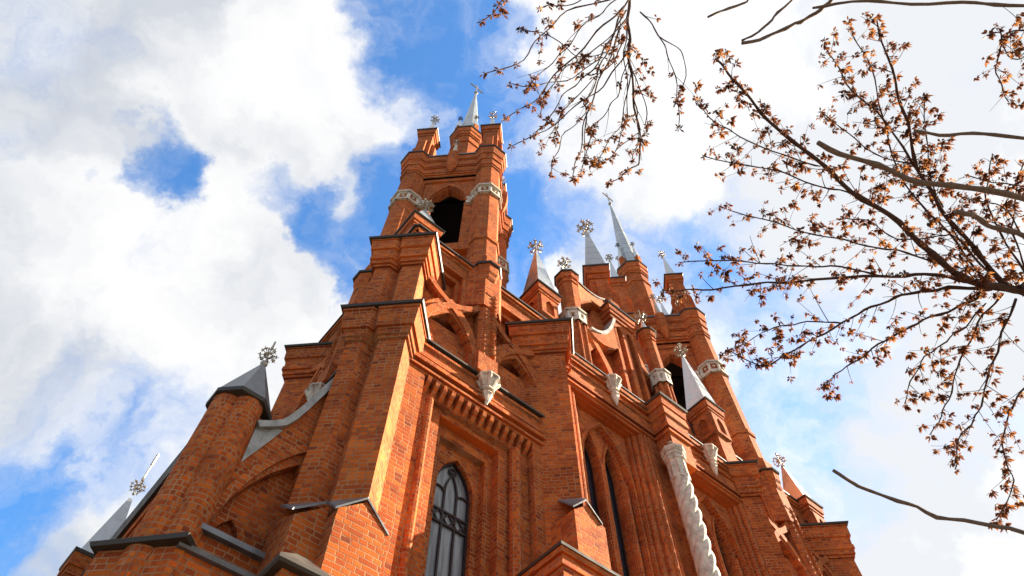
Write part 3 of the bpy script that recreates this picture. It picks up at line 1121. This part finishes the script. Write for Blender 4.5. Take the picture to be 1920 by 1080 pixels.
# middle pier over the twisted column
b = MB()
pr = sq(9.98, 10.68, 5.95, 6.6)
b.prism(pr, 13.2, 14.0)
b.prism(sq(10.1, 10.62, 6.22, 6.6), 0, 13.4)
b.mould(pr, [(13.9, 0), (13.98, .0), (13.98, .05), (14.06, .05), (14.06, .02), (14.14, .02), (14.14, .07), (14.22, .07), (14.24, .05), (14.54, .05), (14.56, .09), (14.62, .09), (14.9, .06), (14.9, .09), (15.0, .10), (15.17, .12)])
ob = b.build('middle_pier', BR, church)
m_ = MB()
m_.mould(pr, [(15.172, .15), (15.23, .17), (15.3, .0)])
m_.build('metal_capping', CAPM, ob)
# white twisted column
cc = UW(9.97, 6.02)
col = MB()
rings = []
nn = 60
for i in range(221):
    z = 6.0 + i * (12.52 - 6.0) / 220
    rr = []
    for k in range(nn):
        a = 2 * math.pi * k / nn
        tw_ = -(z - 6.0) * 3.5
        q = abs(math.sin(2.5 * (a + tw_)))
        r = .142 + .068 * q ** 0.6
        rr.append((cc[0] + r * math.cos(a), cc[1] + r * math.sin(a), z))
    rings.append(rr)
col.loft(rings)
tc = col.build('twisted_column', WHITE, church, smooth_=True)
cp = MB()
o8 = ngon(cc, 8, .175, 22)
cp.mould(o8, [(12.40, -.04), (12.44, .03), (12.52, .03), (12.54, -.02), (12.96, .02), (12.98, .05), (13.02, 0.045), (13.06, 0.030), (13.24, 0.060), (13.28, 0.090), (13.34, 0.090), (13.38, 0.045), (13.40, 0.015), (13.64, -.24)])
for i in range(8):
    a0, a1 = o8[i], o8[(i + 1) % 8]
    cp.tube([(a0[0], a0[1], 12.50), (a0[0], a0[1], 13.00)], .022, 6)
    for f in (0.0, .33, .66):
        x, y = a0[0] + (a1[0] - a0[0]) * f, a0[1] + (a1[1] - a0[1]) * f
        dx, dy = x - cc[0], y - cc[1]
        cp.ball((x + dx * .18, y + dy * .18, 13.14), .04, 6, 5, 1.5)
        cp.ball((x + dx * .34, y + dy * .34, 13.22), .032, 6, 4)
cp.build('capital', WHITE, tc)

# upper works between the towers
b = MB()
fu = -6.95
# gable wall, rising to the middle
gw = [(6.9, 15.1), (13.4, 15.1), (13.4, 16.0), (12.6, 17.3), (11.6, 18.0), (10.95, 20.3), (9.35, 20.3), (8.7, 18.0), (7.7, 17.3), (6.9, 16.0)]
b.plate(FD, gw, [], -7.3, fu)
for sg in (-1, 1):
    b.rib(FD, [(UC + sg * a, z) for a, z in bez([(.75, 15.3), (.95, 16.8), (1.45, 17.4), (1.95, 18.6)], 10)], .20, fu - .02, fu + .28)
    b.rib(FD, [(UC + sg * a, z) for a, z in bez([(2.1, 15.3), (2.0, 16.8), (1.3, 17.6), (.6, 18.0)], 10)], .20, fu - .02, fu + .24)
sct = bez([(9.80, 19.5), (9.50, 18.5), (9.15, 17.85), (8.60, 17.80)], 8)
b.plate(FD, sct + bez([(8.60, 17.72), (8.8, 17.35), (9.30, 17.45), (9.80, 18.0)], 6), [], -7.2, -6.62)
gb = b.build('gable_wall', BR, church)
m_ = MB()
m_.rib(FD, [(a, z + .05) for a, z in sct], .10, -7.2, -6.56)
m_.build('scroll_capping', COPE, gb)
# tall box pier in front of the gable, with two niches
b = MB()
u0, u1, w0, w1 = 9.72, 10.66, 6.62, 7.4
b.prism(sq(u0, u1, w0 + .16, w1), 15.2, 19.9)
b.prism(sq(u0, u1, w0, w1), 19.55, 19.9)
b.plate(FD, rect(u0, u1, 15.2, 19.8), [parch(u0 + .25, .13, 15.75, 19.0, 19.35, 6), parch(u1 - .25, .13, 15.75, 19.0, 19.35, 6)], -w0 - .18, -w0)
b.plate(FD, rect(u0 - .06, u1 + .06, 15.2, 15.7), [], -w0 - .1, -w0 + .06)
b.mould(sq(u0, u1, w0, w1), [(19.6, 0), (19.6, .04), (19.8, .04), (19.8, .08), (20.0, .08), (20.0, .11), (20.25, .12)])
ob = b.build('box_pier', BR, church)
m_ = MB()
m_.mould(sq(u0, u1, w0, w1), [(20.252, .15), (20.31, .17), (20.5, -.1)])
m_.build('metal_capping', CAPM, ob)


def gable_turret(c, z0, zc, tip, zb_, M=IDM, ra=.27):
    b = MB()
    o8 = ngon(c, 8, ra)
    b.prism(o8, z0, zc - .2)
    b.mould(o8, [(zc - .5, 0), (zc - .5, .03), (zc - .4, .03), (zc - .4, .0), (zc - .28, .0), (zc - .24, .05), (zc - .02, .08)])
    for i in range(8):
        b.cone(o8[i], 8, .045, z0, .045, zb_ - .4)
    o = b.build('octagonal_turret', BR, church, M)
    q = MB()
    q.mould(o8, [(zc, .11), (zc + .04, .12), (zc + .07, .05)])
    q.build('metal_capping', CAPM, o, M)
    s_ = MB()
    s_.cone(c, 8, ra * .82, zc + .05, .02, tip)
    s_.build('spirelet', PINM, o, M)
    f_ = MB()
    finial(f_, c[0], c[1], tip + .36, .38, 30)
    f_.build('flower_cross', CROSSM, o, M)
    wb = MB()
    for i in range(8):
        a, bb = o8[i], o8[(i + 1) % 8]
        mx, my = (a[0] + bb[0]) / 2, (a[1] + bb[1]) / 2
        fr = Fr((mx, my), 45 * i)
        L = ra * math.tan(math.pi / 8)
        wb.plate(fr, rect(-L - .03, L + .03, zb_ - .5, zb_), [rect(-L * .5, L * .5, zb_ - .36, zb_ - .14)], -.01, .09)
        wb.box(fr, -L - .06, L + .06, 0, .13, zb_ - .02, zb_ + .05)
        wb.tube([(a[0], a[1], zb_ - .5), (a[0], a[1], zb_)], .09, 7)
    wb.build('white_band', WHITE, o, M)


gable_turret((.90, 10.36), 15.1, 20.0, 20.9, 17.75)
gable_turret((3.36, 12.60), 15.1, 20.0, 20.9, 17.75, IDM, .20)

# tall gable pinnacle with its big cross
c = (2.20, 12.52)
b = MB()
b.prism(ngon(c, 4, .34), 16.0, 23.6)
b.prism(ngon(c, 8, .46), 15.2, 21.6)
b.mould(ngon(c, 8, .46), [(21.3, .0), (21.3, .04), (21.45, .04), (21.5, .0), (22.3, -.14)])
b.mould(ngon(c, 4, .34), [(23.2, 0), (23.2, .05), (23.5, .05), (23.5, .11), (23.9, .12), (23.98, .12)])
for k in range(4):
    fr = Fr(c, 90 * k)
    pts = [(.3, 21.4), (.5, 21.4), (.5, 22.6), (.36, 23.1), (.3, 23.1)]
    b.loft([[fr.p(-.15, t, z) for t, z in pts], [fr.p(.15, t, z) for t, z in pts]])
ob = b.build('gable_pinnacle', BR, church)
m_ = MB()
m_.mould(ngon(c, 4, .34), [(23.982, .15), (24.05, .17), (24.07, .1)])
m_.build('metal_capping', CAPM, ob)
m_ = MB()
m_.cone(c, 4, .40, 24.06, .03, 28.0, 0)
m_.build('spirelet', SPIRE, ob)
m_ = MB()
finial(m_, c[0], c[1], 28.55, .62, 20)
m_.build('flower_cross', CROSSM, ob)
# flying arches from turrets to the gable pinnacle
ax, ay = .90, 10.36
dx, dy = c[0] - ax, c[1] - ay
L = math.hypot(dx, dy)
fr = Fr((ax, ay), math.degrees(math.atan2(dy, dx)))
b = MB()
top = bez([(.1, 19.85), (.9, 20.15), (1.5, 20.6), (L - .2, 21.7)], 6)
bot = bez([(L - .2, 19.6), (L - .7, 20.7), (.9, 20.0), (.15, 18.7)], 8)
b.plate(fr, top + bot, [], -.26, .26)
ob = b.build('flying_arch', BR, church)
m_ = MB()
m_.rib(fr, [(a, z + .03) for a, z in top], .06, -.31, .31)
m_.build('arch_capping', CAPM, ob)

# ---- nave behind
b = MB()
b.prism(sq(3.0, 17.2, 7.42, 46), 0, 14.9)
b.build('nave_wall', BR, church)
b = MB()
b.loft([[(*UW(3.0, w_), 14.9), (*UW(17.2, w_), 14.9), (*UW(13.2, w_), 18.2), (*UW(7.0, w_), 18.2)] for w_ in (8.6, 46)])
b.build('nave_roof', GREYM, church)
# side aisle and its eave, seen past the small turret
b = MB()
b.prism(sq(1.45, 4.2, 11.6, 40), 0, 11.6)
b.mould(sq(1.45, 4.2, 11.6, 40), [(11.3, 0), (11.3, .05), (11.5, .05), (11.5, .1), (11.7, .12)])
ob = b.build('aisle_wall', BR, church)
m_ = MB()
m_.mould(sq(1.45, 4.2, 11.6, 40), [(11.702, .2), (11.95, .26), (12.0, .2), (12.6, -.3)])
m_.build('eave', CAPM, ob)
# far transept: gabled brick stair turret and spirelet at the lower left
c = UW(1.25, 17.0)
b = MB()
b.prism(ngon(c, 4, .36, 45), 0, 12.1)
b.mould(ngon(c, 4, .36, 45), [(11.9, 0), (11.9, .04), (12.1, .04), (12.1, .08), (12.4, .10)])
b.prism(sq(-.4, 1.2, 17.9, 22), 0, 8.8)
b.mould(sq(-.4, 1.2, 17.9, 22), [(8.3, 0), (8.4, .1), (8.8, .14)])
ob = b.build('transept', BR, church)
m_ = MB()
m_.mould(ngon(c, 4, .36, 45), [(12.402, .12), (12.48, .14), (12.5, .1)])
m_.mould(sq(-.4, 1.2, 17.9, 22), [(8.802, .18), (8.9, .2), (9.0, .1)])
m_.build('metal_capping', CAPM, ob)
m_ = MB()
m_.cone(c, 4, .38, 12.5, .05, 14.55, 45)
m_.build('spirelet', PINM, ob)
m_ = MB()
finial(m_, c[0], c[1], 15.1, .34, 10)
m_.cone(c, 5, .018, 15.2, .018, 16.25)
m_.cone(c, 5, .032, 15.8, .032, 16.2)
m_.build('flower_cross', CROSSM, ob)

# ---- low flank wall with blind arch, and round-shafted turret
b = MB()
wl = 6.93
FL = -wl
cop = [(1.38, 8.64), (1.55, 8.76), (1.70, 8.90), (1.80, 9.10), (1.90, 9.38), (2.05, 9.86), (2.20, 10.34), (2.40, 11.0), (2.55, 11.5)]
wallp = [(.9, 0.0), (3.0, 0.0), (3.0, 11.5)] + [(a, z) for a, z in cop[::-1]] + [(.9, 8.55)]
ar = [(2.28, 6.9)] + bez([(2.28, 6.95), (2.26, 7.9), (2.14, 8.48)], 6)[1:] + bez([(2.14, 8.48), (1.75, 8.12), (1.42, 7.55), (1.36, 6.95)], 10)[1:]
b.plate(FD, wallp, [ar[::-1]], -7.3, FL)
b.plate(FD, rect(1.0, 2.9, 6.0, 9.0), [], -7.3, FL - .17)
b.rib(FD, bez([(2.50, 8.98), (1.95, 8.80), (1.5, 8.0), (1.28, 7.0)], 12), .12, FL - .02, FL + .05)
sm = parch(1.62, .20, 6.95, 7.0, 7.34, 6)
b.rib(FD, sm, .09, FL - .18, FL - .08)
b.plate(FD, rect(1.0, 3.0, 5.0, 6.86), [], -7.2, FL + .04)
ob = b.build('flank_wall', BR, church)
m_ = MB()
m_.rib(FD, [(a, z + .04) for a, z in cop], .10, -7.4, FL + .09)
m_.build('sloped_coping', COPE, ob)
m_ = MB()
m_.box(FD, 1.2, 2.4, FL - .1, FL + .12, 6.86, 6.93)
m_.build('ledge_capping', GREYM, ob)
m_ = MB()
m_.plate(FD, [(1.40, 8.02), (1.38, 8.72), (1.74, 8.86), (1.62, 8.55)], [], -7.0, FL + .02)
m_.build('gusset_sheet', COPE, ob)
tcn = (-4.265, 5.86)
b = MB()
for i in range(4):
    a = R(-30 + 90 * i)
    b.cone((tcn[0] + .185 * math.cos(a), tcn[1] + .185 * math.sin(a)), 20, .205, 5.2, .205, 8.98)
b.cone(tcn, 8, .26, 5.2, .26, 8.98)
ob = b.build('stair_turret', BR, church)
m_ = MB()
m_.mould(ngon(tcn, 8, .34), [(8.975, .05), (8.98, .07), (9.04, .08)])
m_.build('turret_capping', CAPM, ob)
m_ = MB()
m_.cone(tcn, 8, .405, 9.05, .03, 10.10)
m_.build('turret_roof', GREYM, ob)
m_ = MB()
m_.ball((tcn[0], tcn[1], 10.13), .06, 8, 6)
finial(m_, tcn[0], tcn[1], 10.42, .24, 20)
m_.cone(tcn, 6, .015, 10.5, .015, 10.72)
m_.build('flower_cross', CROSSM, ob)
# plinth steps below the turret and the wall
b = MB()
p8 = [(-4.80, 5.57), (-4.36, 5.57), (-4.30, 5.63), (-4.24, 5.57), (-3.95, 5.56), (-3.87, 5.62), (-3.87, 7.2), (-4.80, 7.2)]
p4 = [(-4.80, 5.55), (-3.87, 5.50), (-3.87, 7.2), (-4.80, 7.2)]
b.prism(p8, 0, 6.48)
ob = b.build('turret_base', BR, church)
m_ = MB()
m_.mould(p4, [(6.482, .06), (6.53, .08), (6.56, .05), (6.72, -.2)])
m_.build('metal_capping', CAPM, ob)
b = MB()
b.prism(sq(1.2, 2.4, 6.72, 7.0), 0, 6.45)
ob = b.build('plinth', BR, church)
m_ = MB()
m_.mould(sq(1.2, 2.4, 6.72, 7.0), [(6.452, .06), (6.50, .08), (6.62, -.1)])
m_.build('plinth_capping', GREYM, ob)
b = MB()
b.prism(sq(1.93, 2.34, 5.66, 6.6), 0, 5.97)
ob = b.build('plinth', BR, church)
m_ = MB()
m_.mould(sq(1.93, 2.34, 5.66, 6.6), [(5.972, .08), (6.0, .10), (6.04, .10), (6.3, -.15)])
m_.build('plinth_capping', CAPM, ob)

# ------------------------------------------------------------------ trees
TREES={
 'maple':[
([(4.03,3.14,5.71),(3.84,2.98,5.9),(3.61,2.86,6.01),(3.28,2.78,6.01),(2.99,2.61,6.12),(2.79,2.4,6.26),(2.38,2.1,6.35),(2.09,1.84,6.49),(1.78,1.58,6.58),(1.52,1.28,6.49),(1.33,1.08,6.48)],0.075,0.006),
([(3.69,2.92,5.99),(3.49,2.82,6.08),(3.31,2.58,6.27),(3.07,2.3,6.36),(2.91,2.0,6.51),(2.72,1.57,6.5),(2.6,1.22,6.62),(2.42,0.92,6.54)],0.045,0.005),
([(3.1,2.31,6.4),(2.84,1.92,6.55),(2.64,1.64,6.67),(2.38,1.4,6.7),(2.14,1.08,6.61)],0.02,0.004),
([(3.59,2.9,6.09),(3.28,2.82,6.13),(3.03,2.78,6.2),(2.6,2.73,6.16),(2.07,2.82,6.33),(1.62,2.77,6.24),(1.22,2.8,6.27),(0.94,2.7,6.14)],0.035,0.004),
([(2.58,2.7,6.12),(2.21,2.6,6.14),(1.91,2.6,6.19),(1.55,2.47,6.08),(1.06,2.45,6.11)],0.014,0.004),
([(3.47,2.9,6.14),(3.15,2.88,6.15),(2.93,2.92,6.19),(2.62,2.95,6.12),(2.34,3.08,6.08),(2.0,3.22,6.0),(1.68,3.29,5.88),(1.42,3.15,5.94)],0.03,0.004),
([(2.38,3.13,6.15),(2.05,3.11,6.17),(1.76,3.09,6.06),(1.47,3.21,6.01)],0.012,0.003),
([(3.38,2.94,6.1),(3.11,3.1,6.13),(2.8,3.17,6.05),(2.52,3.34,6.0),(2.32,3.48,5.97),(2.14,3.45,5.8)],0.022,0.004),
([(3.27,2.83,6.4),(2.89,2.66,6.36),(2.59,2.55,6.3),(2.29,2.48,6.37),(1.9,2.34,6.35),(1.39,2.11,6.31)],0.016,0.004),
([(2.76,2.39,6.55),(2.46,2.19,6.5),(2.16,2.06,6.4),(1.79,1.9,6.39),(1.29,1.78,6.49)],0.016,0.004),
([(2.23,1.98,6.61),(1.96,1.87,6.55),(1.64,1.72,6.6),(1.43,1.58,6.57),(1.24,1.41,6.51)],0.012,0.004),
([(3.55,2.94,6.12),(3.33,3.11,5.99),(3.13,3.38,5.8),(2.95,3.52,5.56),(2.82,3.71,5.46)],0.018,0.004),
([(3.61,2.96,6.06),(3.4,3.17,5.82),(3.32,3.48,5.72),(3.2,3.65,5.56),(3.02,3.73,5.43),(2.91,3.85,5.24)],0.02,0.004),
([(3.73,3.23,5.8),(3.55,3.44,5.63),(3.4,3.63,5.52),(3.35,3.88,5.39),(3.28,3.9,5.15),(3.15,4.14,5.01)],0.018,0.004),
([(3.38,2.97,6.04),(3.13,3.1,5.89),(2.95,3.18,5.82),(2.77,3.28,5.72),(2.66,3.53,5.6)],0.014,0.004),
([(3.83,2.97,6.05),(3.68,2.76,6.19),(3.49,2.47,6.29),(3.32,2.17,6.28),(3.25,1.84,6.22)],0.02,0.004),
([(3.8,2.88,6.23),(3.6,2.52,6.26),(3.56,2.23,6.3),(3.51,1.93,6.28)],0.014,0.004),
([(3.42,2.78,6.11),(3.17,2.5,6.21),(3.0,2.44,6.2),(2.76,2.49,6.26),(2.55,2.35,6.29),(2.33,2.29,6.34)],0.012,0.004),
([(2.9,1.99,6.51),(2.64,1.93,6.64),(2.38,1.72,6.57),(2.18,1.57,6.67)],0.01,0.004),
([(3.71,2.97,6.24),(3.4,2.74,6.29),(3.19,2.41,6.5),(3.02,1.99,6.58),(2.9,1.5,6.59)],0.014,0.004),
([(3.5,2.92,6.26),(3.23,2.56,6.43),(2.99,2.26,6.73),(2.82,1.85,6.87),(2.67,1.43,6.9),(2.48,1.08,6.96)],0.018,0.004),
([(3.73,1.2,6.59),(3.5,1.09,6.61),(3.36,1.16,6.59),(3.34,1.37,6.53),(3.33,1.5,6.32)],0.014,0.004),
([(3.8,1.35,6.62),(3.59,1.29,6.6),(3.43,1.26,6.59),(3.28,1.05,6.56)],0.01,0.004),
([(3.66,2.6,6.08),(3.53,2.34,6.29),(3.35,2.24,6.29),(3.1,2.16,6.23)],0.012,0.004),
([(3.66,2.16,6.33),(3.42,2.1,6.28),(3.17,2.03,6.33)],0.01,0.004),
 ],
 'hanging_maple':[
([(0.85,0.17,6.72),(0.78,0.48,6.63),(0.76,0.67,6.61),(0.73,0.84,6.42),(0.72,1.03,6.3),(0.75,1.3,6.25),(0.75,1.56,6.02),(0.69,1.64,5.98),(0.53,1.69,5.9)],0.03,0.003),
([(0.7,0.67,6.39),(0.51,0.8,6.26),(0.25,0.99,6.14),(0.06,1.17,6.11),(-0.12,1.2,5.88)],0.014,0.003),
([(0.68,0.81,6.42),(0.54,1.09,6.33),(0.41,1.27,6.1),(0.35,1.51,6.07),(0.27,1.62,5.83)],0.013,0.003),
([(0.73,0.61,6.41),(0.38,0.66,6.37),(0.16,0.76,6.21),(0.01,0.89,6.06),(-0.24,0.93,5.89)],0.011,0.003),
([(0.72,0.94,6.36),(0.56,1.09,6.18),(0.34,1.22,6.08),(0.08,1.34,5.95),(-0.1,1.4,5.94)],0.011,0.003),
([(0.8,0.71,6.38),(0.9,0.85,6.26),(0.96,0.99,6.21),(1.01,1.19,6.15),(0.98,1.38,5.95)],0.01,0.003),
([(0.89,0.84,6.22),(1.05,0.98,6.18),(1.03,1.15,6.09),(0.97,1.21,6.0)],0.007,0.003),
([(0.73,1.11,6.36),(0.66,1.36,6.22),(0.54,1.49,6.08),(0.41,1.54,5.85)],0.008,0.003),
([(0.74,1.14,6.33),(0.75,1.3,6.23),(0.75,1.44,6.11),(0.7,1.6,6.02)],0.01,0.003),
([(0.12,0.4,6.43),(-0.08,0.55,6.16),(-0.21,0.63,5.99)],0.006,0.003),
([(0.72,0.57,6.35),(0.51,0.58,6.3),(0.31,0.62,6.27),(0.13,0.6,6.11)],0.009,0.003),
([(0.61,0.91,6.28),(0.39,0.93,6.14),(0.22,0.8,6.18),(0.01,0.71,6.1)],0.006,0.003),
([(0.53,0.96,6.22),(0.28,1.07,6.19),(0.07,1.05,6.04),(-0.09,1.03,6.01)],0.007,0.003),
([(0.41,1.28,6.13),(0.26,1.38,6.04),(0.18,1.5,5.97),(0.13,1.57,5.83)],0.006,0.003),
([(0.75,1.46,6.17),(0.57,1.55,6.04),(0.45,1.57,5.9)],0.006,0.003),
([(0.73,0.65,6.46),(0.62,0.83,6.36),(0.51,0.95,6.18),(0.38,1.07,6.13),(0.27,1.14,6.14),(0.17,1.23,5.97),(0.06,1.34,5.95)],0.011,0.003),
([(0.7,0.7,6.35),(0.57,0.91,6.26),(0.48,1.08,6.18),(0.41,1.26,6.19),(0.39,1.44,6.08),(0.34,1.6,5.85)],0.01,0.003),
([(0.72,0.81,6.43),(0.68,0.98,6.26),(0.7,1.23,6.25),(0.66,1.41,6.15),(0.57,1.54,6.01)],0.009,0.003),
([(0.72,0.83,6.32),(0.74,1.07,6.32),(0.78,1.2,6.13),(0.8,1.37,6.08),(0.75,1.46,6.02)],0.009,0.003),
([(0.72,0.73,6.35),(0.47,0.93,6.26),(0.32,0.97,6.17),(0.17,1.08,6.07),(0.09,1.23,5.99)],0.008,0.003),
([(0.71,0.87,6.37),(0.56,1.04,6.27),(0.32,1.16,6.06),(0.2,1.32,6.02),(0.18,1.41,5.93)],0.008,0.003),
([(0.73,0.97,6.34),(0.63,1.17,6.19),(0.56,1.28,6.17),(0.43,1.34,5.98),(0.38,1.5,5.92)],0.007,0.003),
([(0.7,0.6,6.35),(0.55,0.69,6.36),(0.38,0.79,6.26),(0.25,0.92,6.2),(0.11,1.0,6.12),(0.01,1.06,5.94)],0.008,0.003),
 ],
 'pruned_tree':[
([(2.97,1.72,4.75),(2.52,1.55,4.87),(2.1,1.47,4.93),(1.81,1.38,5.03),(1.47,1.21,4.99)],0.022,0.013),
([(2.91,1.28,4.87),(2.48,1.25,4.94),(2.23,1.25,5.05),(1.98,1.22,5.05)],0.012,0.008),
([(2.61,2.93,3.72),(2.25,2.84,3.85),(1.94,2.83,3.96),(1.69,2.75,4.02),(1.38,2.59,4.08)],0.014,0.008),
([(1.84,0.39,5.42),(1.62,0.61,5.4),(1.51,0.68,5.43),(1.39,0.72,5.39),(1.14,0.76,5.3)],0.012,0.008),
([(1.42,0.44,5.51),(1.22,0.58,5.53),(0.98,0.63,5.39)],0.01,0.006),
([(2.93,0.75,5.15),(2.5,0.67,5.22),(2.25,0.66,5.33),(1.82,0.61,5.3),(1.53,0.62,5.41)],0.013,0.007),
([(1.68,0.47,5.59),(1.43,0.59,5.47),(1.3,0.69,5.39),(1.15,0.74,5.31)],0.008,0.006),
([(2.77,1.82,4.58),(2.48,1.71,4.73),(2.32,1.65,4.8),(2.09,1.52,4.71)],0.016,0.012),
 ],
}


def catmull(P, n=5):
    P = [Vector(p) for p in P]
    Q = [P[0] * 2 - P[1]] + P + [P[-1] * 2 - P[-2]]
    out = []
    for i in range(1, len(Q) - 2):
        for k in range(n):
            t = k / n
            a, b, c, d = Q[i - 1:i + 3]
            out.append(0.5 * ((2 * b) + (c - a) * t + (2 * a - 5 * b + 4 * c - d) * t * t + (3 * b - a - 3 * c + d) * t ** 3))
    out.append(P[-1])
    return out


def seed_cluster(mb, p, r, rg):
    n = rg.randint(13, 24)
    r *= rg.uniform(.7, 1.25)
    for _ in range(n):
        a, q = rg.uniform(0, 2 * math.pi), rg.uniform(-1.0, .55)
        d = Vector((math.cos(a) * math.sqrt(max(0, 1 - q * q)), math.sin(a) * math.sqrt(max(0, 1 - q * q)), q - .45)).normalized()
        L = r * rg.uniform(.55, 1.25)
        sd_ = d.cross(Vector((rg.uniform(-1, 1), rg.uniform(-1, 1), rg.uniform(-1, 1)))).normalized() * r * rg.uniform(.14, .36)
        b0 = p + d * L * .15
        m1 = p + d * L * .62 + Vector((0, 0, -L * .10))
        e = p + d * L + Vector((0, 0, -L * .28))
        mb.add([b0, m1 + sd_, e, m1 - sd_ * .55], [(0, 1, 2, 3)])


def make_tree(name, label, limbs, trunk, seeds, rg, bark, twig_len=.50, gap=.036, cl=.037, along=0.0):
    root = bpy.data.objects.new(name, None)
    COL.objects.link(root)
    tag(root, label, 'tree')
    t = MB()
    t.tube(*trunk, n=12)
    t.build('trunk', bark, root)
    tw, sd_ = MB(), MB()
    for P, r0, r1 in limbs:
        pts = catmull(P)
        n = len(pts)
        ph = rg.uniform(0, 6)
        pts = [p + Vector((math.sin(i * 1.1 + ph), math.cos(i * .9 + ph), math.sin(i * 1.7 + ph))) * .008 for i, p in enumerate(pts)]
        r0 *= .52 if seeds else .72
        rr = [(r0 + (r1 - r0) * (i / (n - 1)) ** .8) * (1 + .12 * math.sin(i * 2.1 + ph) + (.22 if i % 4 == 1 else 0)) for i in range(n)]
        m_ = MB()
        m_.tube(pts, rr, 8 if r0 > .02 else 6)
        m_.build('branch', bark, root, smooth_=True)
        if not seeds:
            continue
        acc = rg.uniform(0, gap)
        total = sum((pts[i + 1] - pts[i]).length for i in range(n - 1))
        run = 0.0
        for i in range(n - 1):
            seg = (pts[i + 1] - pts[i]).length
            d = (pts[i + 1] - pts[i]).normalized()
            acc += seg
            run += seg
            while acc > gap:
                acc -= gap
                f = run / total
                if f < .18 and r0 > .02:
                    continue
                if rg.random() < (.12 if f > .4 else .45) + .3 * (math.sin(run * 9 + ph) > .5):
                    continue
                p = pts[i].lerp(pts[i + 1], rg.random())
                side = d.cross(Vector((rg.uniform(-1, 1), rg.uniform(-1, 1), rg.uniform(-1, 1)))).normalized()
                L = twig_len * rg.uniform(.15, .75) * (1.15 - .75 * f)
                bend = Vector((rg.uniform(-.3, .3), rg.uniform(-.3, .3), rg.uniform(-.25, .35)))
                q = [p]
                dv = (d * (rg.uniform(.3, .9) + along) + side * rg.uniform(.6, 1.1)).normalized()
                k = 5
                for s in range(k):
                    dv = (dv + bend * .28).normalized()
                    q.append(q[-1] + dv * L / k)
                tr_ = min(.0038, rr[i] * .5)
                tw.tube(q, [tr_ * (1 - .55 * s / k) for s in range(k + 1)], 4)
                m = 1 + int(L / .11)
                for s in range(m):
                    at = k - s * k / max(1, m)
                    a0 = int(min(k - 1, at))
                    cp_ = q[a0].lerp(q[a0 + 1], at - a0) if at < k else q[k]
                    jit = Vector((rg.uniform(-1, 1), rg.uniform(-1, 1), rg.uniform(-1.3, .3))) * .022
                    if rg.random() < .85:
                        seed_cluster(sd_, cp_ + jit, cl * rg.uniform(.75, 1.35), rg)
        for s in range(3):
            seed_cluster(sd_, pts[-1 - s * 2] + Vector((0, 0, -.01)), cl, rg)
    if seeds:
        tag(tw.build('twigs', bark, root), kind='stuff')
        tag(sd_.build('seed_clusters', SEED, root), kind='stuff')
    return root


make_tree('maple_tree', 'maple with a dense fan of branches and brown seed clusters, right of the church', TREES['maple'],
          ([(6.9, 3.9, 0), (6.6, 3.8, 2.0), (5.9, 3.6, 3.8), (5.0, 3.4, 4.9), (4.03, 3.14, 5.71), (3.6, 2.8, 6.01)], [.22, .19, .15, .11, .078, .06]), True, random.Random(5), BARK)
hl = TREES['hanging_maple']
h0 = Vector(hl[0][0][0])
make_tree('maple_tree', 'sparse brown seeded twigs hanging down from the top edge, beside the near spire', hl,
          ([(4.5, -4.2, 0), (4.3, -4.0, 3.0), (3.6, -3.4, 5.6), (2.2, -2.2, 6.7), tuple(h0)], [.2, .17, .11, .06, .03]), True, random.Random(11), BARK, .50, .16, .034, .9)
pl = TREES['pruned_tree']
tx = [(5.6, .6, 0), (5.5, .7, 3.0), (5.2, .7, 5.0), (4.6, .5, 6.4), (3.6, -.2, 6.9)]
pr_ = []
for P, r0, r1 in pl:
    a = Vector(P[0])
    best = min((Vector(tx[i]).lerp(Vector(tx[i + 1]), f / 8) for i in range(4) for f in range(9)), key=lambda q: (q - a).length + abs(q.z - a.z + .3))
    pr_.append(([tuple(best), tuple(best.lerp(a, .5)), *P], r0 * 1.3, r1))
make_tree('pruned_tree', 'bare pruned tree of smooth leafless cut-off limbs reaching in from the right edge', pr_,
          (tx, [.15, .13, .1, .06, .02]), False, random.Random(2), BARK2)
